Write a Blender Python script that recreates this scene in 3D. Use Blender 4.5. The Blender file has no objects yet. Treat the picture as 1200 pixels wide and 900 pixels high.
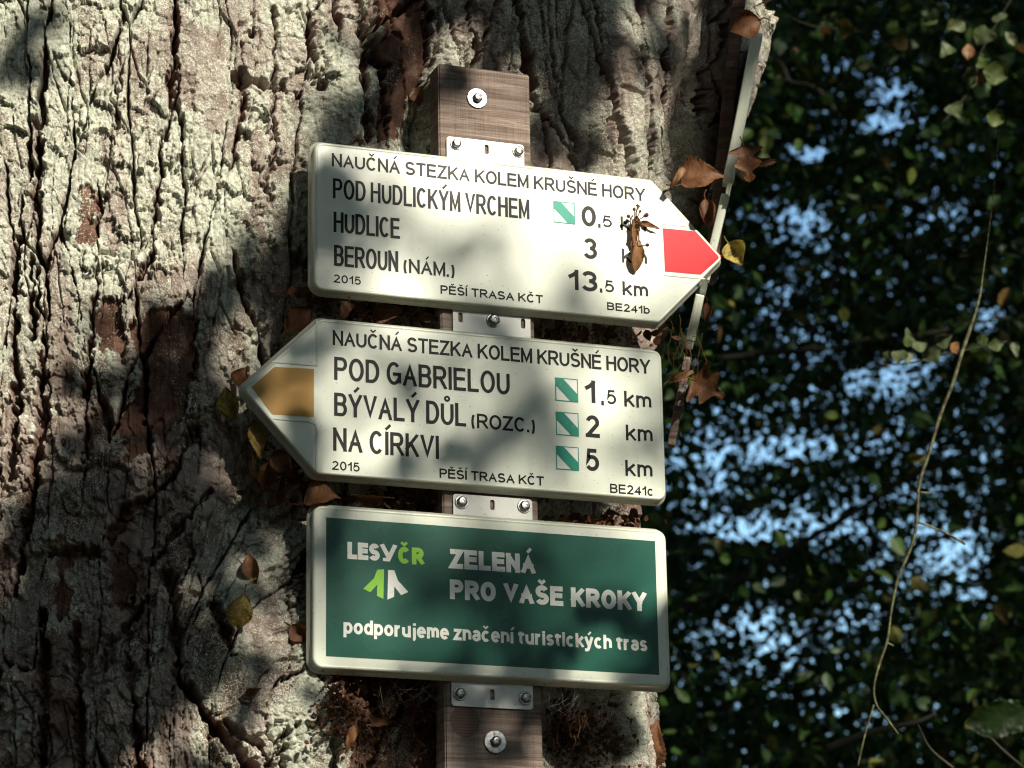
import bpy, bmesh, math, random
import numpy as np
from mathutils import Vector, Matrix
from mathutils.bvhtree import BVHTree
random.seed(7)
rng = np.random.default_rng(11)
S = bpy.context.scene
COL = S.collection

# ------------------------------------------------------------------ camera
FPX, DIST = 3500.0, 3.5
CEN = np.array([0.0, 0.0, 2.65])
def _rot(yaw, pit, rol):
    cy, sy, cp, sp, cr, sr = math.cos(yaw), math.sin(yaw), math.cos(pit), math.sin(pit), math.cos(rol), math.sin(rol)
    Rz = np.array([[cy, -sy, 0], [sy, cy, 0], [0, 0, 1]])
    Rx = np.array([[1, 0, 0], [0, cp, -sp], [0, sp, cp]])
    Ry = np.array([[cr, 0, sr], [0, 1, 0], [-sr, 0, cr]])
    return Rz @ Rx @ Ry
RC = _rot(*np.radians([-19.87, 17.15, 1.004]))      # columns: right, forward, up
CAM = CEN - DIST * RC[:, 1]
cd = bpy.data.cameras.new("camera")
cam = bpy.data.objects.new("camera", cd)
COL.objects.link(cam)
m = np.eye(4); m[:3, 0] = RC[:, 0]; m[:3, 1] = RC[:, 2]; m[:3, 2] = -RC[:, 1]; m[:3, 3] = CAM
cam.matrix_world = Matrix(m.tolist())
cd.sensor_width = 36; cd.lens = FPX / 1200 * 36
cd.clip_start = 0.05; cd.clip_end = 3000
cd.dof.use_dof = True; cd.dof.focus_distance = 3.5; cd.dof.aperture_fstop = 12
S.camera = cam
def un(x, y, Y=0.0):                                # picture point -> point on the plane at depth Y
    d = RC @ np.array([(x - 600) / FPX, 1, -(y - 450) / FPX])
    return CAM + d * (Y - CAM[1]) / d[1]
def at(x, y, dist):                                 # picture point at a distance from the viewpoint
    d = RC @ np.array([(x - 600) / FPX, 1, -(y - 450) / FPX])
    return CAM + d * dist
def pr(P):
    c = (P - CAM) @ RC
    return 600 + FPX * c[:, 0] / c[:, 1], 450 - FPX * c[:, 2] / c[:, 1]

# ------------------------------------------------------------------ light
SUN_EL, SUN_AZ = 28.0, 14.0                         # azimuth to the right of the signs' outward normal
el, az = math.radians(SUN_EL), math.radians(SUN_AZ)
SUN = np.array([math.sin(az) * math.cos(el), -math.cos(az) * math.cos(el), math.sin(el)])
W = bpy.data.worlds.new("World"); S.world = W; W.use_nodes = True
nt = W.node_tree
bg = nt.nodes["Background"]; bg.inputs["Strength"].default_value = 0.145
sky = nt.nodes.new("ShaderNodeTexSky"); sky.sky_type = 'NISHITA'; sky.sun_disc = False
sky.sun_elevation = el; sky.sun_rotation = math.radians(180 - SUN_AZ)
sky.air_density = 1.0; sky.dust_density = 0.6; sky.ozone_density = 1.0
tintn = nt.nodes.new("ShaderNodeMix"); tintn.data_type = 'RGBA'; tintn.blend_type = 'MULTIPLY'; tintn.inputs[0].default_value = 1.0
tintn.inputs[7].default_value = (.90, 1.08, 1.08, 1)            # the camera's cool white balance
nt.links.new(sky.outputs[0], tintn.inputs[6]); nt.links.new(tintn.outputs[2], bg.inputs["Color"])
sl = bpy.data.lights.new("sun", 'SUN'); sl.energy = 4.6; sl.angle = math.radians(0.53); sl.color = (1.0, 0.93, 0.80)
so = bpy.data.objects.new("sun", sl); COL.objects.link(so)
so.rotation_euler = Vector((-SUN).tolist()).to_track_quat('-Z', 'Y').to_euler()
so.location = (2, -8, 8)
S.view_settings.view_transform = 'Standard'; S.view_settings.look = 'None'
S.view_settings.exposure = 0.56; S.view_settings.gamma = 1.0; S.view_settings.use_curve_mapping = False
S.cycles.filter_width = 1.15; S.cycles.max_bounces = 6; S.cycles.diffuse_bounces = 3; S.cycles.glossy_bounces = 3; S.cycles.transparent_max_bounces = 8

# ------------------------------------------------------------------ materials
def mat(name, color=(.5, .5, .5), rough=.6, metal=0.0, spec=.5):
    M = bpy.data.materials.new(name); M.use_nodes = True
    b = M.node_tree.nodes["Principled BSDF"]
    b.inputs["Base Color"].default_value = (*color, 1); b.inputs["Roughness"].default_value = rough
    b.inputs["Metallic"].default_value = metal; b.inputs["Specular IOR Level"].default_value = spec
    return M, M.node_tree, b
def N(t, kind, **kw):
    n = t.nodes.new(kind)
    for k, v in kw.items():
        if k in n.inputs: n.inputs[k].default_value = v
        else: setattr(n, k, v)
    return n
def ramp(t, stops, src):
    r = t.nodes.new("ShaderNodeValToRGB")
    e = r.color_ramp.elements
    while len(e) < len(stops): e.new(0.5)
    for i, (p, c) in enumerate(stops):
        e[i].position = p; e[i].color = (*c, 1) if len(c) == 3 else c
    t.links.new(src, r.inputs[0]); return r
def mixc(t, fac, a, b):
    n = t.nodes.new("ShaderNodeMix"); n.data_type = 'RGBA'
    for v, i in ((fac, 0), (a, 6), (b, 7)):
        if hasattr(v, 'links') or isinstance(v, bpy.types.NodeSocket): t.links.new(v, n.inputs[i])
        else: n.inputs[i].default_value = v if not isinstance(v, tuple) else (*v, 1)
    return n.outputs[2]
def mapped(t, scale):
    tc = N(t, "ShaderNodeTexCoord"); mp = N(t, "ShaderNodeMapping"); mp.inputs["Scale"].default_value = scale
    t.links.new(tc.outputs["Object"], mp.inputs[0]); return mp.outputs[0]
def painted(name, color, rough, dirt=(.30, .27, .17), amount=.35, scale=9):
    M, t, b = mat(name, color, rough)
    v = mapped(t, (1, 1, 1))
    n1 = N(t, "ShaderNodeTexNoise", Scale=scale, Detail=6.0, Roughness=.65); t.links.new(v, n1.inputs["Vector"])
    r1 = ramp(t, [(.45, (0, 0, 0)), (.78, (amount,) * 3)], n1.outputs[0])
    n2 = N(t, "ShaderNodeTexNoise", Scale=260.0, Detail=2.0); t.links.new(v, n2.inputs["Vector"])
    r2 = ramp(t, [(.665, (0, 0, 0)), (.72, (.6,) * 3)], n2.outputs[0])
    n4 = N(t, "ShaderNodeTexNoise", Scale=1.0, Detail=4.0, Roughness=.6); t.links.new(mapped(t, (70, 20, 5)), n4.inputs["Vector"])
    r4 = ramp(t, [(.50, (0, 0, 0)), (.80, (amount * .8,) * 3)], n4.outputs[0])
    c = mixc(t, r1.outputs[0], color, tuple(a * .55 + d * .45 for a, d in zip(color, dirt)))
    c = mixc(t, r4.outputs[0], c, tuple(a * .6 + d * .3 for a, d in zip(color, dirt)))
    c = mixc(t, r2.outputs[0], c, dirt)
    t.links.new(c, b.inputs["Base Color"])
    rr = N(t, "ShaderNodeMapRange"); rr.inputs[3].default_value = rough - .04; rr.inputs[4].default_value = rough + .1
    t.links.new(n1.outputs[0], rr.inputs[0]); t.links.new(rr.outputs[0], b.inputs["Roughness"])
    bp = N(t, "ShaderNodeBump", Strength=.05, Distance=.001); n3 = N(t, "ShaderNodeTexNoise", Scale=22.0, Detail=2.0)
    t.links.new(v, n3.inputs["Vector"]); t.links.new(n3.outputs[0], bp.inputs["Height"]); t.links.new(bp.outputs[0], b.inputs["Normal"])
    return M
M_white = painted("cream enamel", (.72, .76, .63), .27)
M_flange = painted("soiled enamel edge", (.60, .60, .48), .42, dirt=(.10, .075, .04), amount=.9, scale=14)
M_tab = painted("galvanised white tab", (.72, .73, .68), .3)
M_black = painted("black lettering", (.014, .012, .014), .28, dirt=(.04, .03, .025), amount=.08)
M_black.node_tree.nodes['Principled BSDF'].inputs['Specular IOR Level'].default_value = .09
M_teal = painted("green trail paint", (.001, .27, .18), .3, amount=.15)
M_teal.node_tree.nodes['Principled BSDF'].inputs['Specular IOR Level'].default_value = .16
M_red = painted("red trail paint", (.58, .004, .012), .28, dirt=(.2, .03, .02), amount=.2)
M_red.node_tree.nodes['Principled BSDF'].inputs['Specular IOR Level'].default_value = .16
M_yellow = painted("yellow trail paint", (.52, .27, .042), .28, amount=.25)
M_yellow.node_tree.nodes['Principled BSDF'].inputs['Specular IOR Level'].default_value = .16
M_green = painted("dark green print", (.002, .088, .058), .24, dirt=(.02, .08, .06), amount=.2)
M_green.node_tree.nodes['Principled BSDF'].inputs['Specular IOR Level'].default_value = .2
M_lime = painted("lime print", (.26, .58, .05), .3, amount=.1)
M_lime.node_tree.nodes['Principled BSDF'].inputs['Specular IOR Level'].default_value = .16
M_white2 = painted("white print", (.74, .76, .70), .27, amount=.2)
M_steel, t, b = mat("zinc bolt", (.42, .42, .43), .32, 1.0)
n = N(t, "ShaderNodeTexNoise", Scale=300.0, Detail=4.0); t.links.new(mapped(t, (1, 1, 1)), n.inputs["Vector"])
t.links.new(ramp(t, [(.35, (.22, .19, .16)), (.65, (.55, .55, .57))], n.outputs[0]).outputs[0], b.inputs["Base Color"])
t.links.new(ramp(t, [(.3, (.25,) * 3), (.7, (.5,) * 3)], n.outputs[0]).outputs[0], b.inputs["Roughness"])

def wood(name, c1, c2, c3):
    M, t, b = mat(name, c1, .78)
    v = mapped(t, (5, 12, 95))
    n1 = N(t, "ShaderNodeTexNoise", Scale=1.0, Detail=6.0, Roughness=.7, Distortion=.6); t.links.new(v, n1.inputs["Vector"])
    v2 = mapped(t, (160, 60, 9)); n2 = N(t, "ShaderNodeTexNoise", Scale=1.0, Detail=5.0, Roughness=.7); t.links.new(v2, n2.inputs["Vector"])
    v3 = mapped(t, (3, 3, 14)); n3 = N(t, "ShaderNodeTexNoise", Scale=1.0, Detail=3.0); t.links.new(v3, n3.inputs["Vector"])
    a = ramp(t, [(.36, c3), (.50, c1), (.66, c2)], n1.outputs[0]).outputs[0]
    c = ramp(t, [(.32, c3), (.60, c2)], n2.outputs[0]).outputs[0]
    col = mixc(t, .14, a, c)
    r3 = ramp(t, [(.4, (0, 0, 0)), (.7, (.55,) * 3)], n3.outputs[0])
    col = mixc(t, r3.outputs[0], col, c3)
    t.links.new(col, b.inputs["Base Color"])
    ad = N(t, "ShaderNodeMath", operation='ADD'); t.links.new(n1.outputs[0], ad.inputs[0]); t.links.new(n2.outputs[0], ad.inputs[1])
    bp = N(t, "ShaderNodeBump", Strength=1.0, Distance=.003); t.links.new(ad.outputs[0], bp.inputs["Height"]); t.links.new(bp.outputs[0], b.inputs["Normal"])
    return M
M_wood = wood("weathered post wood", (.25, .185, .145), (.47, .39, .33), (.075, .045, .031))
M_dwood = wood("shaded reddish wood", (.10, .055, .042), (.17, .10, .08), (.035, .02, .015))  # reddish side-post wood, its shade put into a darker colour
M_knot, t, b = mat("knot wood", (.07, .025, .014), .6)
n = N(t, "ShaderNodeTexWave", Scale=90.0, Distortion=3.0); n.wave_type = 'RINGS'; n.rings_direction = 'Y'
t.links.new(mapped(t, (1, 1, 1)), n.inputs["Vector"])
t.links.new(ramp(t, [(0, (.075, .034, .022)), (1, (.15, .08, .05))], n.outputs[0]).outputs[0], b.inputs["Base Color"])

# bark: masks come from the shaped surface (lichen growth, bare inner bark, plate tone)
M_bark, t, b = mat("linden bark", (.2, .15, .12), .86, spec=.25)
def attr(name):
    a = N(t, "ShaderNodeAttribute"); a.attribute_name = name; return a.outputs["Fac"]
v = mapped(t, (1, 1, 1))
nA = N(t, "ShaderNodeTexNoise", Scale=150.0, Detail=6.0, Roughness=.7); t.links.new(v, nA.inputs["Vector"])
nB = N(t, "ShaderNodeTexNoise", Scale=520.0, Detail=3.0, Roughness=.7); t.links.new(v, nB.inputs["Vector"])
nC = N(t, "ShaderNodeTexNoise", Scale=38.0, Detail=5.0, Roughness=.6); t.links.new(v, nC.inputs["Vector"])
plate = ramp(t, [(0, (.095, .06, .045)), (.4, (.26, .195, .158)), (1, (.56, .475, .41))], attr("tone")).outputs[0]
grain = ramp(t, [(.32, (.08, .060, .048)), (.5, (.24, .195, .165)), (.7, (.47, .405, .35))], nA.outputs[0]).outputs[0]
barkc = mixc(t, .45, plate, grain)
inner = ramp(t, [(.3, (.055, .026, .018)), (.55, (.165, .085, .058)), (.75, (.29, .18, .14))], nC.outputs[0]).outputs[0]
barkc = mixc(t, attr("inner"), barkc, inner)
lich = ramp(t, [(.25, (.15, .17, .115)), (.46, (.45, .465, .365)), (.68, (.78, .78, .67))], nA.outputs[0]).outputs[0]
mm = N(t, "ShaderNodeMath", operation='ADD'); t.links.new(attr("lichen"), mm.inputs[0])
m2 = N(t, "ShaderNodeMath", operation='SUBTRACT'); t.links.new(nB.outputs[0], m2.inputs[0]); m2.inputs[1].default_value = .5
m3 = N(t, "ShaderNodeMath", operation='MULTIPLY'); t.links.new(m2.outputs[0], m3.inputs[0]); m3.inputs[1].default_value = 2.6
t.links.new(m3.outputs[0], mm.inputs[1])
lf = ramp(t, [(.40, (0, 0, 0)), (.56, (1, 1, 1))], mm.outputs[0]).outputs[0]
barkc = mixc(t, lf, barkc, lich)
t.links.new(barkc, b.inputs["Base Color"])
bp = N(t, "ShaderNodeBump", Strength=.8, Distance=.0022)
bm1 = N(t, "ShaderNodeMath", operation='ADD'); t.links.new(nA.outputs[0], bm1.inputs[0]); t.links.new(nB.outputs[0], bm1.inputs[1])
t.links.new(bm1.outputs[0], bp.inputs["Height"]); t.links.new(bp.outputs[0], b.inputs["Normal"])

def leafmat(name, stops, trans=.35, rough=.5, vein=False):
    M = bpy.data.materials.new(name); M.use_nodes = True; t = M.node_tree
    b = t.nodes["Principled BSDF"]; out = t.nodes["Material Output"]
    a = N(t, "ShaderNodeAttribute"); a.attribute_name = "tint"
    r = ramp(t, stops, a.outputs["Fac"])
    nn = N(t, "ShaderNodeTexNoise", Scale=60.0, Detail=4.0); t.links.new(mapped(t, (1, 1, 1)), nn.inputs["Vector"])
    rr = ramp(t, [(.3, (.55, .5, .45)), (.7, (1.25, 1.2, 1.15))], nn.outputs[0])
    mx = N(t, "ShaderNodeMix"); mx.data_type = 'RGBA'; mx.blend_type = 'MULTIPLY'; mx.inputs[0].default_value = .8
    t.links.new(r.outputs[0], mx.inputs[6]); t.links.new(rr.outputs[0], mx.inputs[7])
    t.links.new(mx.outputs[2], b.inputs["Base Color"]); b.inputs["Roughness"].default_value = rough
    b.inputs["Specular IOR Level"].default_value = .35
    tr = N(t, "ShaderNodeBsdfTranslucent"); t.links.new(mx.outputs[2], tr.inputs[0])
    ms = N(t, "ShaderNodeMixShader"); ms.inputs[0].default_value = trans
    t.links.new(b.outputs[0], ms.inputs[1]); t.links.new(tr.outputs[0], ms.inputs[2]); t.links.new(ms.outputs[0], out.inputs[0])
    return M
GREENS = [(0, (.018, .050, .010)), (.55, (.040, .095, .018)), (.84, (.080, .15, .030)), (.95, (.20, .18, .045)), (1, (.22, .09, .035))]
M_leaf = leafmat("woodland leaves", GREENS, .3)
M_pale = leafmat("pale shrub leaves", [(0, (.06, .09, .035)), (.6, (.12, .155, .075)), (.8, (.08, .14, .025)), (1, (.26, .11, .045))], .3)
M_dry = leafmat("dry leaves", [(0, (.075, .032, .016)), (.25, (.17, .075, .032)), (.5, (.30, .155, .07)), (.75, (.36, .24, .07)), (.9, (.17, .14, .04)), (1, (.5, .40, .08))], .28, .6)
M_blocker, _, _ = mat("blocker leaves", (.022, .036, .012), .75, spec=.1)
M_twig, t, b = mat("lichened twig", (.2, .2, .12), .85)
n = N(t, "ShaderNodeTexNoise", Scale=120.0, Detail=5.0); t.links.new(mapped(t, (1, 1, 1)), n.inputs["Vector"])
t.links.new(ramp(t, [(.35, (.045, .035, .022)), (.55, (.115, .12, .055)), (.75, (.25, .28, .15))], n.outputs[0]).outputs[0], b.inputs["Base Color"])
M_web, _, _ = mat("cobweb", (.55, .55, .53), .5)
M_ground, t, b = mat("forest floor", (.06, .045, .03), .95, spec=.1)
n = N(t, "ShaderNodeTexNoise", Scale=14.0, Detail=8.0, Roughness=.7); t.links.new(mapped(t, (1, 1, 1)), n.inputs["Vector"])
t.links.new(ramp(t, [(.3, (.02, .016, .01)), (.55, (.07, .045, .025)), (.7, (.10, .07, .03)), (.8, (.05, .06, .02))], n.outputs[0]).outputs[0], b.inputs["Base Color"])

# ------------------------------------------------------------------ object helpers
def raw(name, verts, faces, material, parent=None, smooth=False, flat_n=None):
    me = bpy.data.meshes.new(name)
    me.from_pydata([tuple(map(float, p)) for p in verts], [], [tuple(map(int, f)) for f in faces])
    me.update()
    if smooth: me.polygons.foreach_set("use_smooth", [True] * len(me.polygons))
    if material: me.materials.append(material)
    o = bpy.data.objects.new(name, me); COL.objects.link(o)
    if parent: o.parent = parent
    return o
def bulk(name, V, Q, material, parent=None, smooth=False):
    """large mesh from arrays: V (n,3), Q (m,k) all faces with k corners"""
    me = bpy.data.meshes.new(name); k = Q.shape[1]
    me.vertices.add(len(V)); me.vertices.foreach_set("co", np.ascontiguousarray(V, dtype=np.float32).ravel())
    me.loops.add(Q.size); me.loops.foreach_set("vertex_index", np.ascontiguousarray(Q, dtype=np.int32).ravel())
    me.polygons.add(len(Q)); me.polygons.foreach_set("loop_start", np.arange(0, Q.size, k, dtype=np.int32))
    me.polygons.foreach_set("use_smooth", np.full(len(Q), smooth, dtype=bool))
    me.update(calc_edges=True); me.validate()
    me.materials.append(material)
    o = bpy.data.objects.new(name, me); COL.objects.link(o)
    if parent: o.parent = parent
    return o
def setattr_f(o, name, arr):
    a = o.data.attributes.new(name, 'FLOAT', 'POINT'); a.data.foreach_set("value", np.ascontiguousarray(arr, dtype=np.float32))
def tag(o, label=None, cat=None, group=None, kind=None):
    for k, v in (("label", label), ("category", cat), ("group", group), ("kind", kind)):
        if v: o[k] = v
    return o
def empty(name, loc, label, cat, group=None):
    o = bpy.data.objects.new(name, None); o.location = tuple(map(float, loc)); COL.objects.link(o)
    o.empty_display_size = .05
    return tag(o, label, cat, group)
def under(o, root):            # parent keeping world-space vertices
    o.parent = root; o.matrix_parent_inverse = Matrix.Translation(-root.location); return o
def tube_geo(pts, radii, n=8):
    P = [Vector(tuple(map(float, p))) for p in pts]; V, F = [], []
    up = Vector((.13, .31, .94)); prev = None
    for i, p in enumerate(P):
        d = (P[min(i + 1, len(P) - 1)] - P[max(i - 1, 0)]).normalized()
        a = d.cross(up if prev is None else prev.cross(d) if False else up).normalized(); c = d.cross(a).normalized()
        r = radii[i] if hasattr(radii, '__len__') else radii
        for k in range(n):
            w = 2 * math.pi * k / n; V.append(p + (a * math.cos(w) + c * math.sin(w)) * r)
    for i in range(len(P) - 1):
        for k in range(n):
            F.append((i * n + k, i * n + (k + 1) % n, (i + 1) * n + (k + 1) % n, (i + 1) * n + k))
    F.append(tuple(range(n))[::-1]); F.append(tuple(range((len(P) - 1) * n, len(P) * n)))
    return V, F
def merge(parts):
    V, F = [], []
    for v, f in parts:
        o = len(V); V += list(v); F += [tuple(i + o for i in q) for q in f]
    return V, F
def smooth_path(P, n=6):
    P = [np.array(p, float) for p in P]; P = [2 * P[0] - P[1]] + P + [2 * P[-1] - P[-2]]; out = []
    for i in range(1, len(P) - 2):
        for k in range(n):
            s = k / n; a, b_, c, d = P[i - 1:i + 3]
            out.append(.5 * (2 * b_ + (c - a) * s + (2 * a - 5 * b_ + 4 * c - d) * s * s + (3 * b_ - a - 3 * c + d) * s ** 3))
    out.append(P[-2]); return out

# ------------------------------------------------------------------ noise
def _h(ix, iy, s):
    h = (ix.astype(np.int64) * 374761393 + iy.astype(np.int64) * 668265263 + s * 2147483647) & 0xffffffff
    h = ((h ^ (h >> 13)) * 1274126177) & 0xffffffff
    return ((h ^ (h >> 16)) & 0xffffff) / float(0x1000000)
def vnoise(x, y, s=0):
    ix, iy = np.floor(x), np.floor(y); fx, fy = x - ix, y - iy
    fx = fx * fx * fx * (fx * (fx * 6 - 15) + 10); fy = fy * fy * fy * (fy * (fy * 6 - 15) + 10)
    a, b_, c, d = _h(ix, iy, s), _h(ix + 1, iy, s), _h(ix, iy + 1, s), _h(ix + 1, iy + 1, s)
    return (a * (1 - fx) + b_ * fx) * (1 - fy) + (c * (1 - fx) + d * fx) * fy
def fbm(x, y, s=0, o=4, g=.5):
    r, a, t_ = 0, 1, 0
    for i in range(o):
        r = r + a * vnoise(x * 2 ** i + 17.3 * i, y * 2 ** i - 9.1 * i, s + i); t_ += a; a *= g
    return r / t_
def voro(x, y, s=0, jit=.9):
    ix, iy = np.floor(x), np.floor(y)
    f1 = np.full(x.shape, 9.); f2 = f1.copy(); idv = np.zeros_like(x); dx1 = np.zeros_like(x); dy1 = np.zeros_like(x)
    for ox in (-1, 0, 1):
        for oy in (-1, 0, 1):
            cx, cy = ix + ox, iy + oy
            px = cx + .5 + (_h(cx, cy, s) - .5) * jit; py = cy + .5 + (_h(cx, cy, s + 5) - .5) * jit
            d = np.hypot(x - px, y - py); n_ = d < f1
            f2 = np.where(n_, f1, np.minimum(f2, d))
            idv = np.where(n_, _h(cx, cy, s + 9), idv); dx1 = np.where(n_, x - px, dx1); dy1 = np.where(n_, y - py, dy1)
            f1 = np.where(n_, d, f1)
    return f1, f2, idv, dx1, dy1
def sst(a, b_, x):
    q = np.clip((x - a) / (b_ - a), 0, 1); return q * q * (3 - 2 * q)
def seg_dist(px, py, line):
    best = np.full(px.shape, 1e9)
    for (x0, y0), (x1, y1) in zip(line[:-1], line[1:]):
        vx, vy = x1 - x0, y1 - y0
        q = np.clip(((px - x0) * vx + (py - y0) * vy) / (vx * vx + vy * vy), 0, 1)
        best = np.minimum(best, np.hypot(px - x0 - q * vx, py - y0 - q * vy))
    return best

# ================================================================== SETTING: ground
g = raw("forest_floor", [(-400, -400, 0), (400, -400, 0), (400, 400, 0), (-400, 400, 0)], [(0, 1, 2, 3)], M_ground)
g["kind"] = "structure"

# ================================================================== big tree: trunk
SECT = [(.20, .95), (.24, .55), (.238, .35), (.205, .21), (.135, .12), (.04, .075), (-.08, .055), (-.25, .055), (-.45, .085), (-.65, .15),
        (-.85, .27), (-1.0, .45), (-1.08, .7), (-1.0, 1.0), (-.7, 1.25), (-.3, 1.32), (.05, 1.18)]
def build_trunk():
    P = np.array(smooth_path(SECT + [SECT[0]], 40)); d = np.r_[0, np.cumsum(np.hypot(*np.diff(P, axis=0).T))]
    L = d[-1]
    dens = np.full(len(d), 1 / .03)                       # columns per metre: fine where the front shows
    fine = ((P[:, 0] > -.78) & (P[:, 1] < .42)); near = (P[:, 0] > -1.02) & (P[:, 1] < .6)
    dens[near] = 1 / .004; dens[fine] = 1 / .00105
    cum = np.r_[0, np.cumsum(.5 * (dens[1:] + dens[:-1]) * np.diff(d))]
    s = np.interp(np.linspace(0, cum[-1], int(cum[-1])), cum, d)[:-1]
    z = [0.0]
    while z[-1] < 7.5:
        zz = z[-1]; z.append(zz + (.00105 if 2.06 < zz < 3.26 else .004 if 1.95 < zz < 3.4 else .04))
    z = np.array(z)
    bx = np.interp(s, d, P[:, 0]); by = np.interp(s, d, P[:, 1])
    e = 1e-3
    tx = np.interp((s + e) % L, d, P[:, 0]) - np.interp((s - e) % L, d, P[:, 0]); ty = np.interp((s + e) % L, d, P[:, 1]) - np.interp((s - e) % L, d, P[:, 1])
    ln = np.hypot(tx, ty); nx, ny = ty / ln, -tx / ln
    if (nx * (bx + .4) + ny * (by - .6)).mean() < 0: nx, ny = -nx, -ny
    zk = np.linspace(0, 8, 801)
    le = np.interp(zk, [0, 2.1, 2.35, 2.58, 2.85, 3.0, 3.1, 3.2, 3.6, 8], [.16, .075, .052, .045, .09, .14, .185, .232, .37, 1.0])
    le = np.convolve(np.pad(le, 12, 'edge'), np.ones(25) / 25, 'valid'); lean = np.interp(z, zk, le)
    s0 = np.interp(-.25, bx[(by < .5)][::-1] if bx[by < .5][0] > bx[by < .5][-1] else bx[by < .5], s[by < .5][::-1] if bx[by < .5][0] > bx[by < .5][-1] else s[by < .5])
    U = np.broadcast_to(s[None, :] - s0, (len(z), len(s))); Z = np.broadcast_to(z[:, None], U.shape)
    wr = sst(-.35, .10, bx)
    flare = .35 * np.exp(-z / .5)
    X = bx[None, :] + lean[:, None] * wr[None, :] + flare[:, None] * nx[None, :]; Y = by[None, :] + flare[:, None] * ny[None, :] + 0 * X
    px, py = pr(np.stack([X.ravel(), Y.ravel(), Z.ravel()], 1)); px = px.reshape(U.shape); py = py.reshape(U.shape)
    vis = (ny < .45).astype(float)[None, :] * sst(-.95, -.8, bx)[None, :] * sst(1.9, 2.0, Z) * (1 - sst(3.3, 3.5, Z))
    # direction in which the bark's ridges run, as a sideways shift in millimetres (= picture points here)
    sh = -.035 * (py - 450)
    rt = sst(540, 700, px); sh = sh + rt * (-.17) * (450 - py) * 1.0
    low = sst(560, 860, py) * np.exp(-((px - 300) / 110) ** 2)
    sh = sh - 150 * low ** 1.0
    sh = sh + 34 * (fbm(px / 130, py / 260, 3, 3) - .5) + 9 * (fbm(px / 22, py / 40, 4, 2) - .5)
    a = (px - sh) / 1000.; v_ = py / 1000.
    h = np.zeros_like(a)
    # broad shapes (mm)
    for cx, cy, rx, ry, ang, amp in [(322, 475, 62, 150, 6, -70), (285, 760, 75, 130, -24, 30), (385, 850, 60, 70, -35, 26), (455, 70, 24, 120, 4, 20), (492, 150, 20, 60, 6, -48),
                                     (400, 60, 25, 150, 2, 7), (560, 20, 45, 60, 8, 12), (738, 130, 36, 110, -10, 24), (812, 150, 26, 200, 14, -46), (672, 110, 18, 100, -14, -18), (640, 90, 20, 90, -14, 10),
                                     (60, 720, 30, 220, 0, 12), (120, 800, 26, 200, 0, 10), (185, 440, 75, 90, -6, -9), (250, 640, 60, 50, -30, -16), (440, 480, 90, 220, 0, -12), (700, 620, 90, 330, 0, -30), (485, 870, 60, 70, 0, -40),
                                     (860, 60, 22, 120, 10, 14), (590, 130, 90, 50, 0, -22), (745, 870, 14, 120, 3, 30), (690, 850, 38, 90, 0, -60)]:
        c_, s_ = math.cos(math.radians(ang)), math.sin(math.radians(ang)); ux = (px - cx) * c_ + (py - cy) * s_; uy = -(px - cx) * s_ + (py - cy) * c_
        h += amp * np.exp(-(ux / rx) ** 2 - (uy / ry) ** 2)
    h *= vis
    h += 22 * (fbm(U * 3, Z * 1.2, 21, 3) - .5)
    # rounded ridges between long fissures, ragged at their edges
    rag = 5.0 * (fbm(px / 7, py / 9, 23, 3, .6) - .5)
    f1, f2, idv, dx, dy = voro((a + rag / 1000) / .066, v_ / .36, 31)
    gap = (f2 - f1) * 66 + 3.5 * (fbm(px / 6, py / 8, 25, 2) - .5)
    wdt = np.clip(9 * (fbm(px / 26, py / 60, 33, 3) - .30), .4, 6)
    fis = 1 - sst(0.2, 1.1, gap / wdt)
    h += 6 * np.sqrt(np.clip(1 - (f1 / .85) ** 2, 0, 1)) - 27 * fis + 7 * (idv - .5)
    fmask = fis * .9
    g1, g2, gid, _, _ = voro((a + .6 * rag / 1000) / .024, v_ / .10, 41)
    fi2 = (1 - sst(0, 1, ((g2 - g1) * 24 + 2.0 * (fbm(px / 5, py / 5, 27, 2) - .5)) / (.7 + 2.2 * fbm(px / 30, py / 60, 43, 2)))) * sst(.40, .55, fbm(px / 50, py / 70, 47, 3))
    h += -9.0 * fi2 + 5.0 * (gid - .5) * sst(.42, .58, fbm(px / 60, py / 80, 48, 2))
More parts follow.
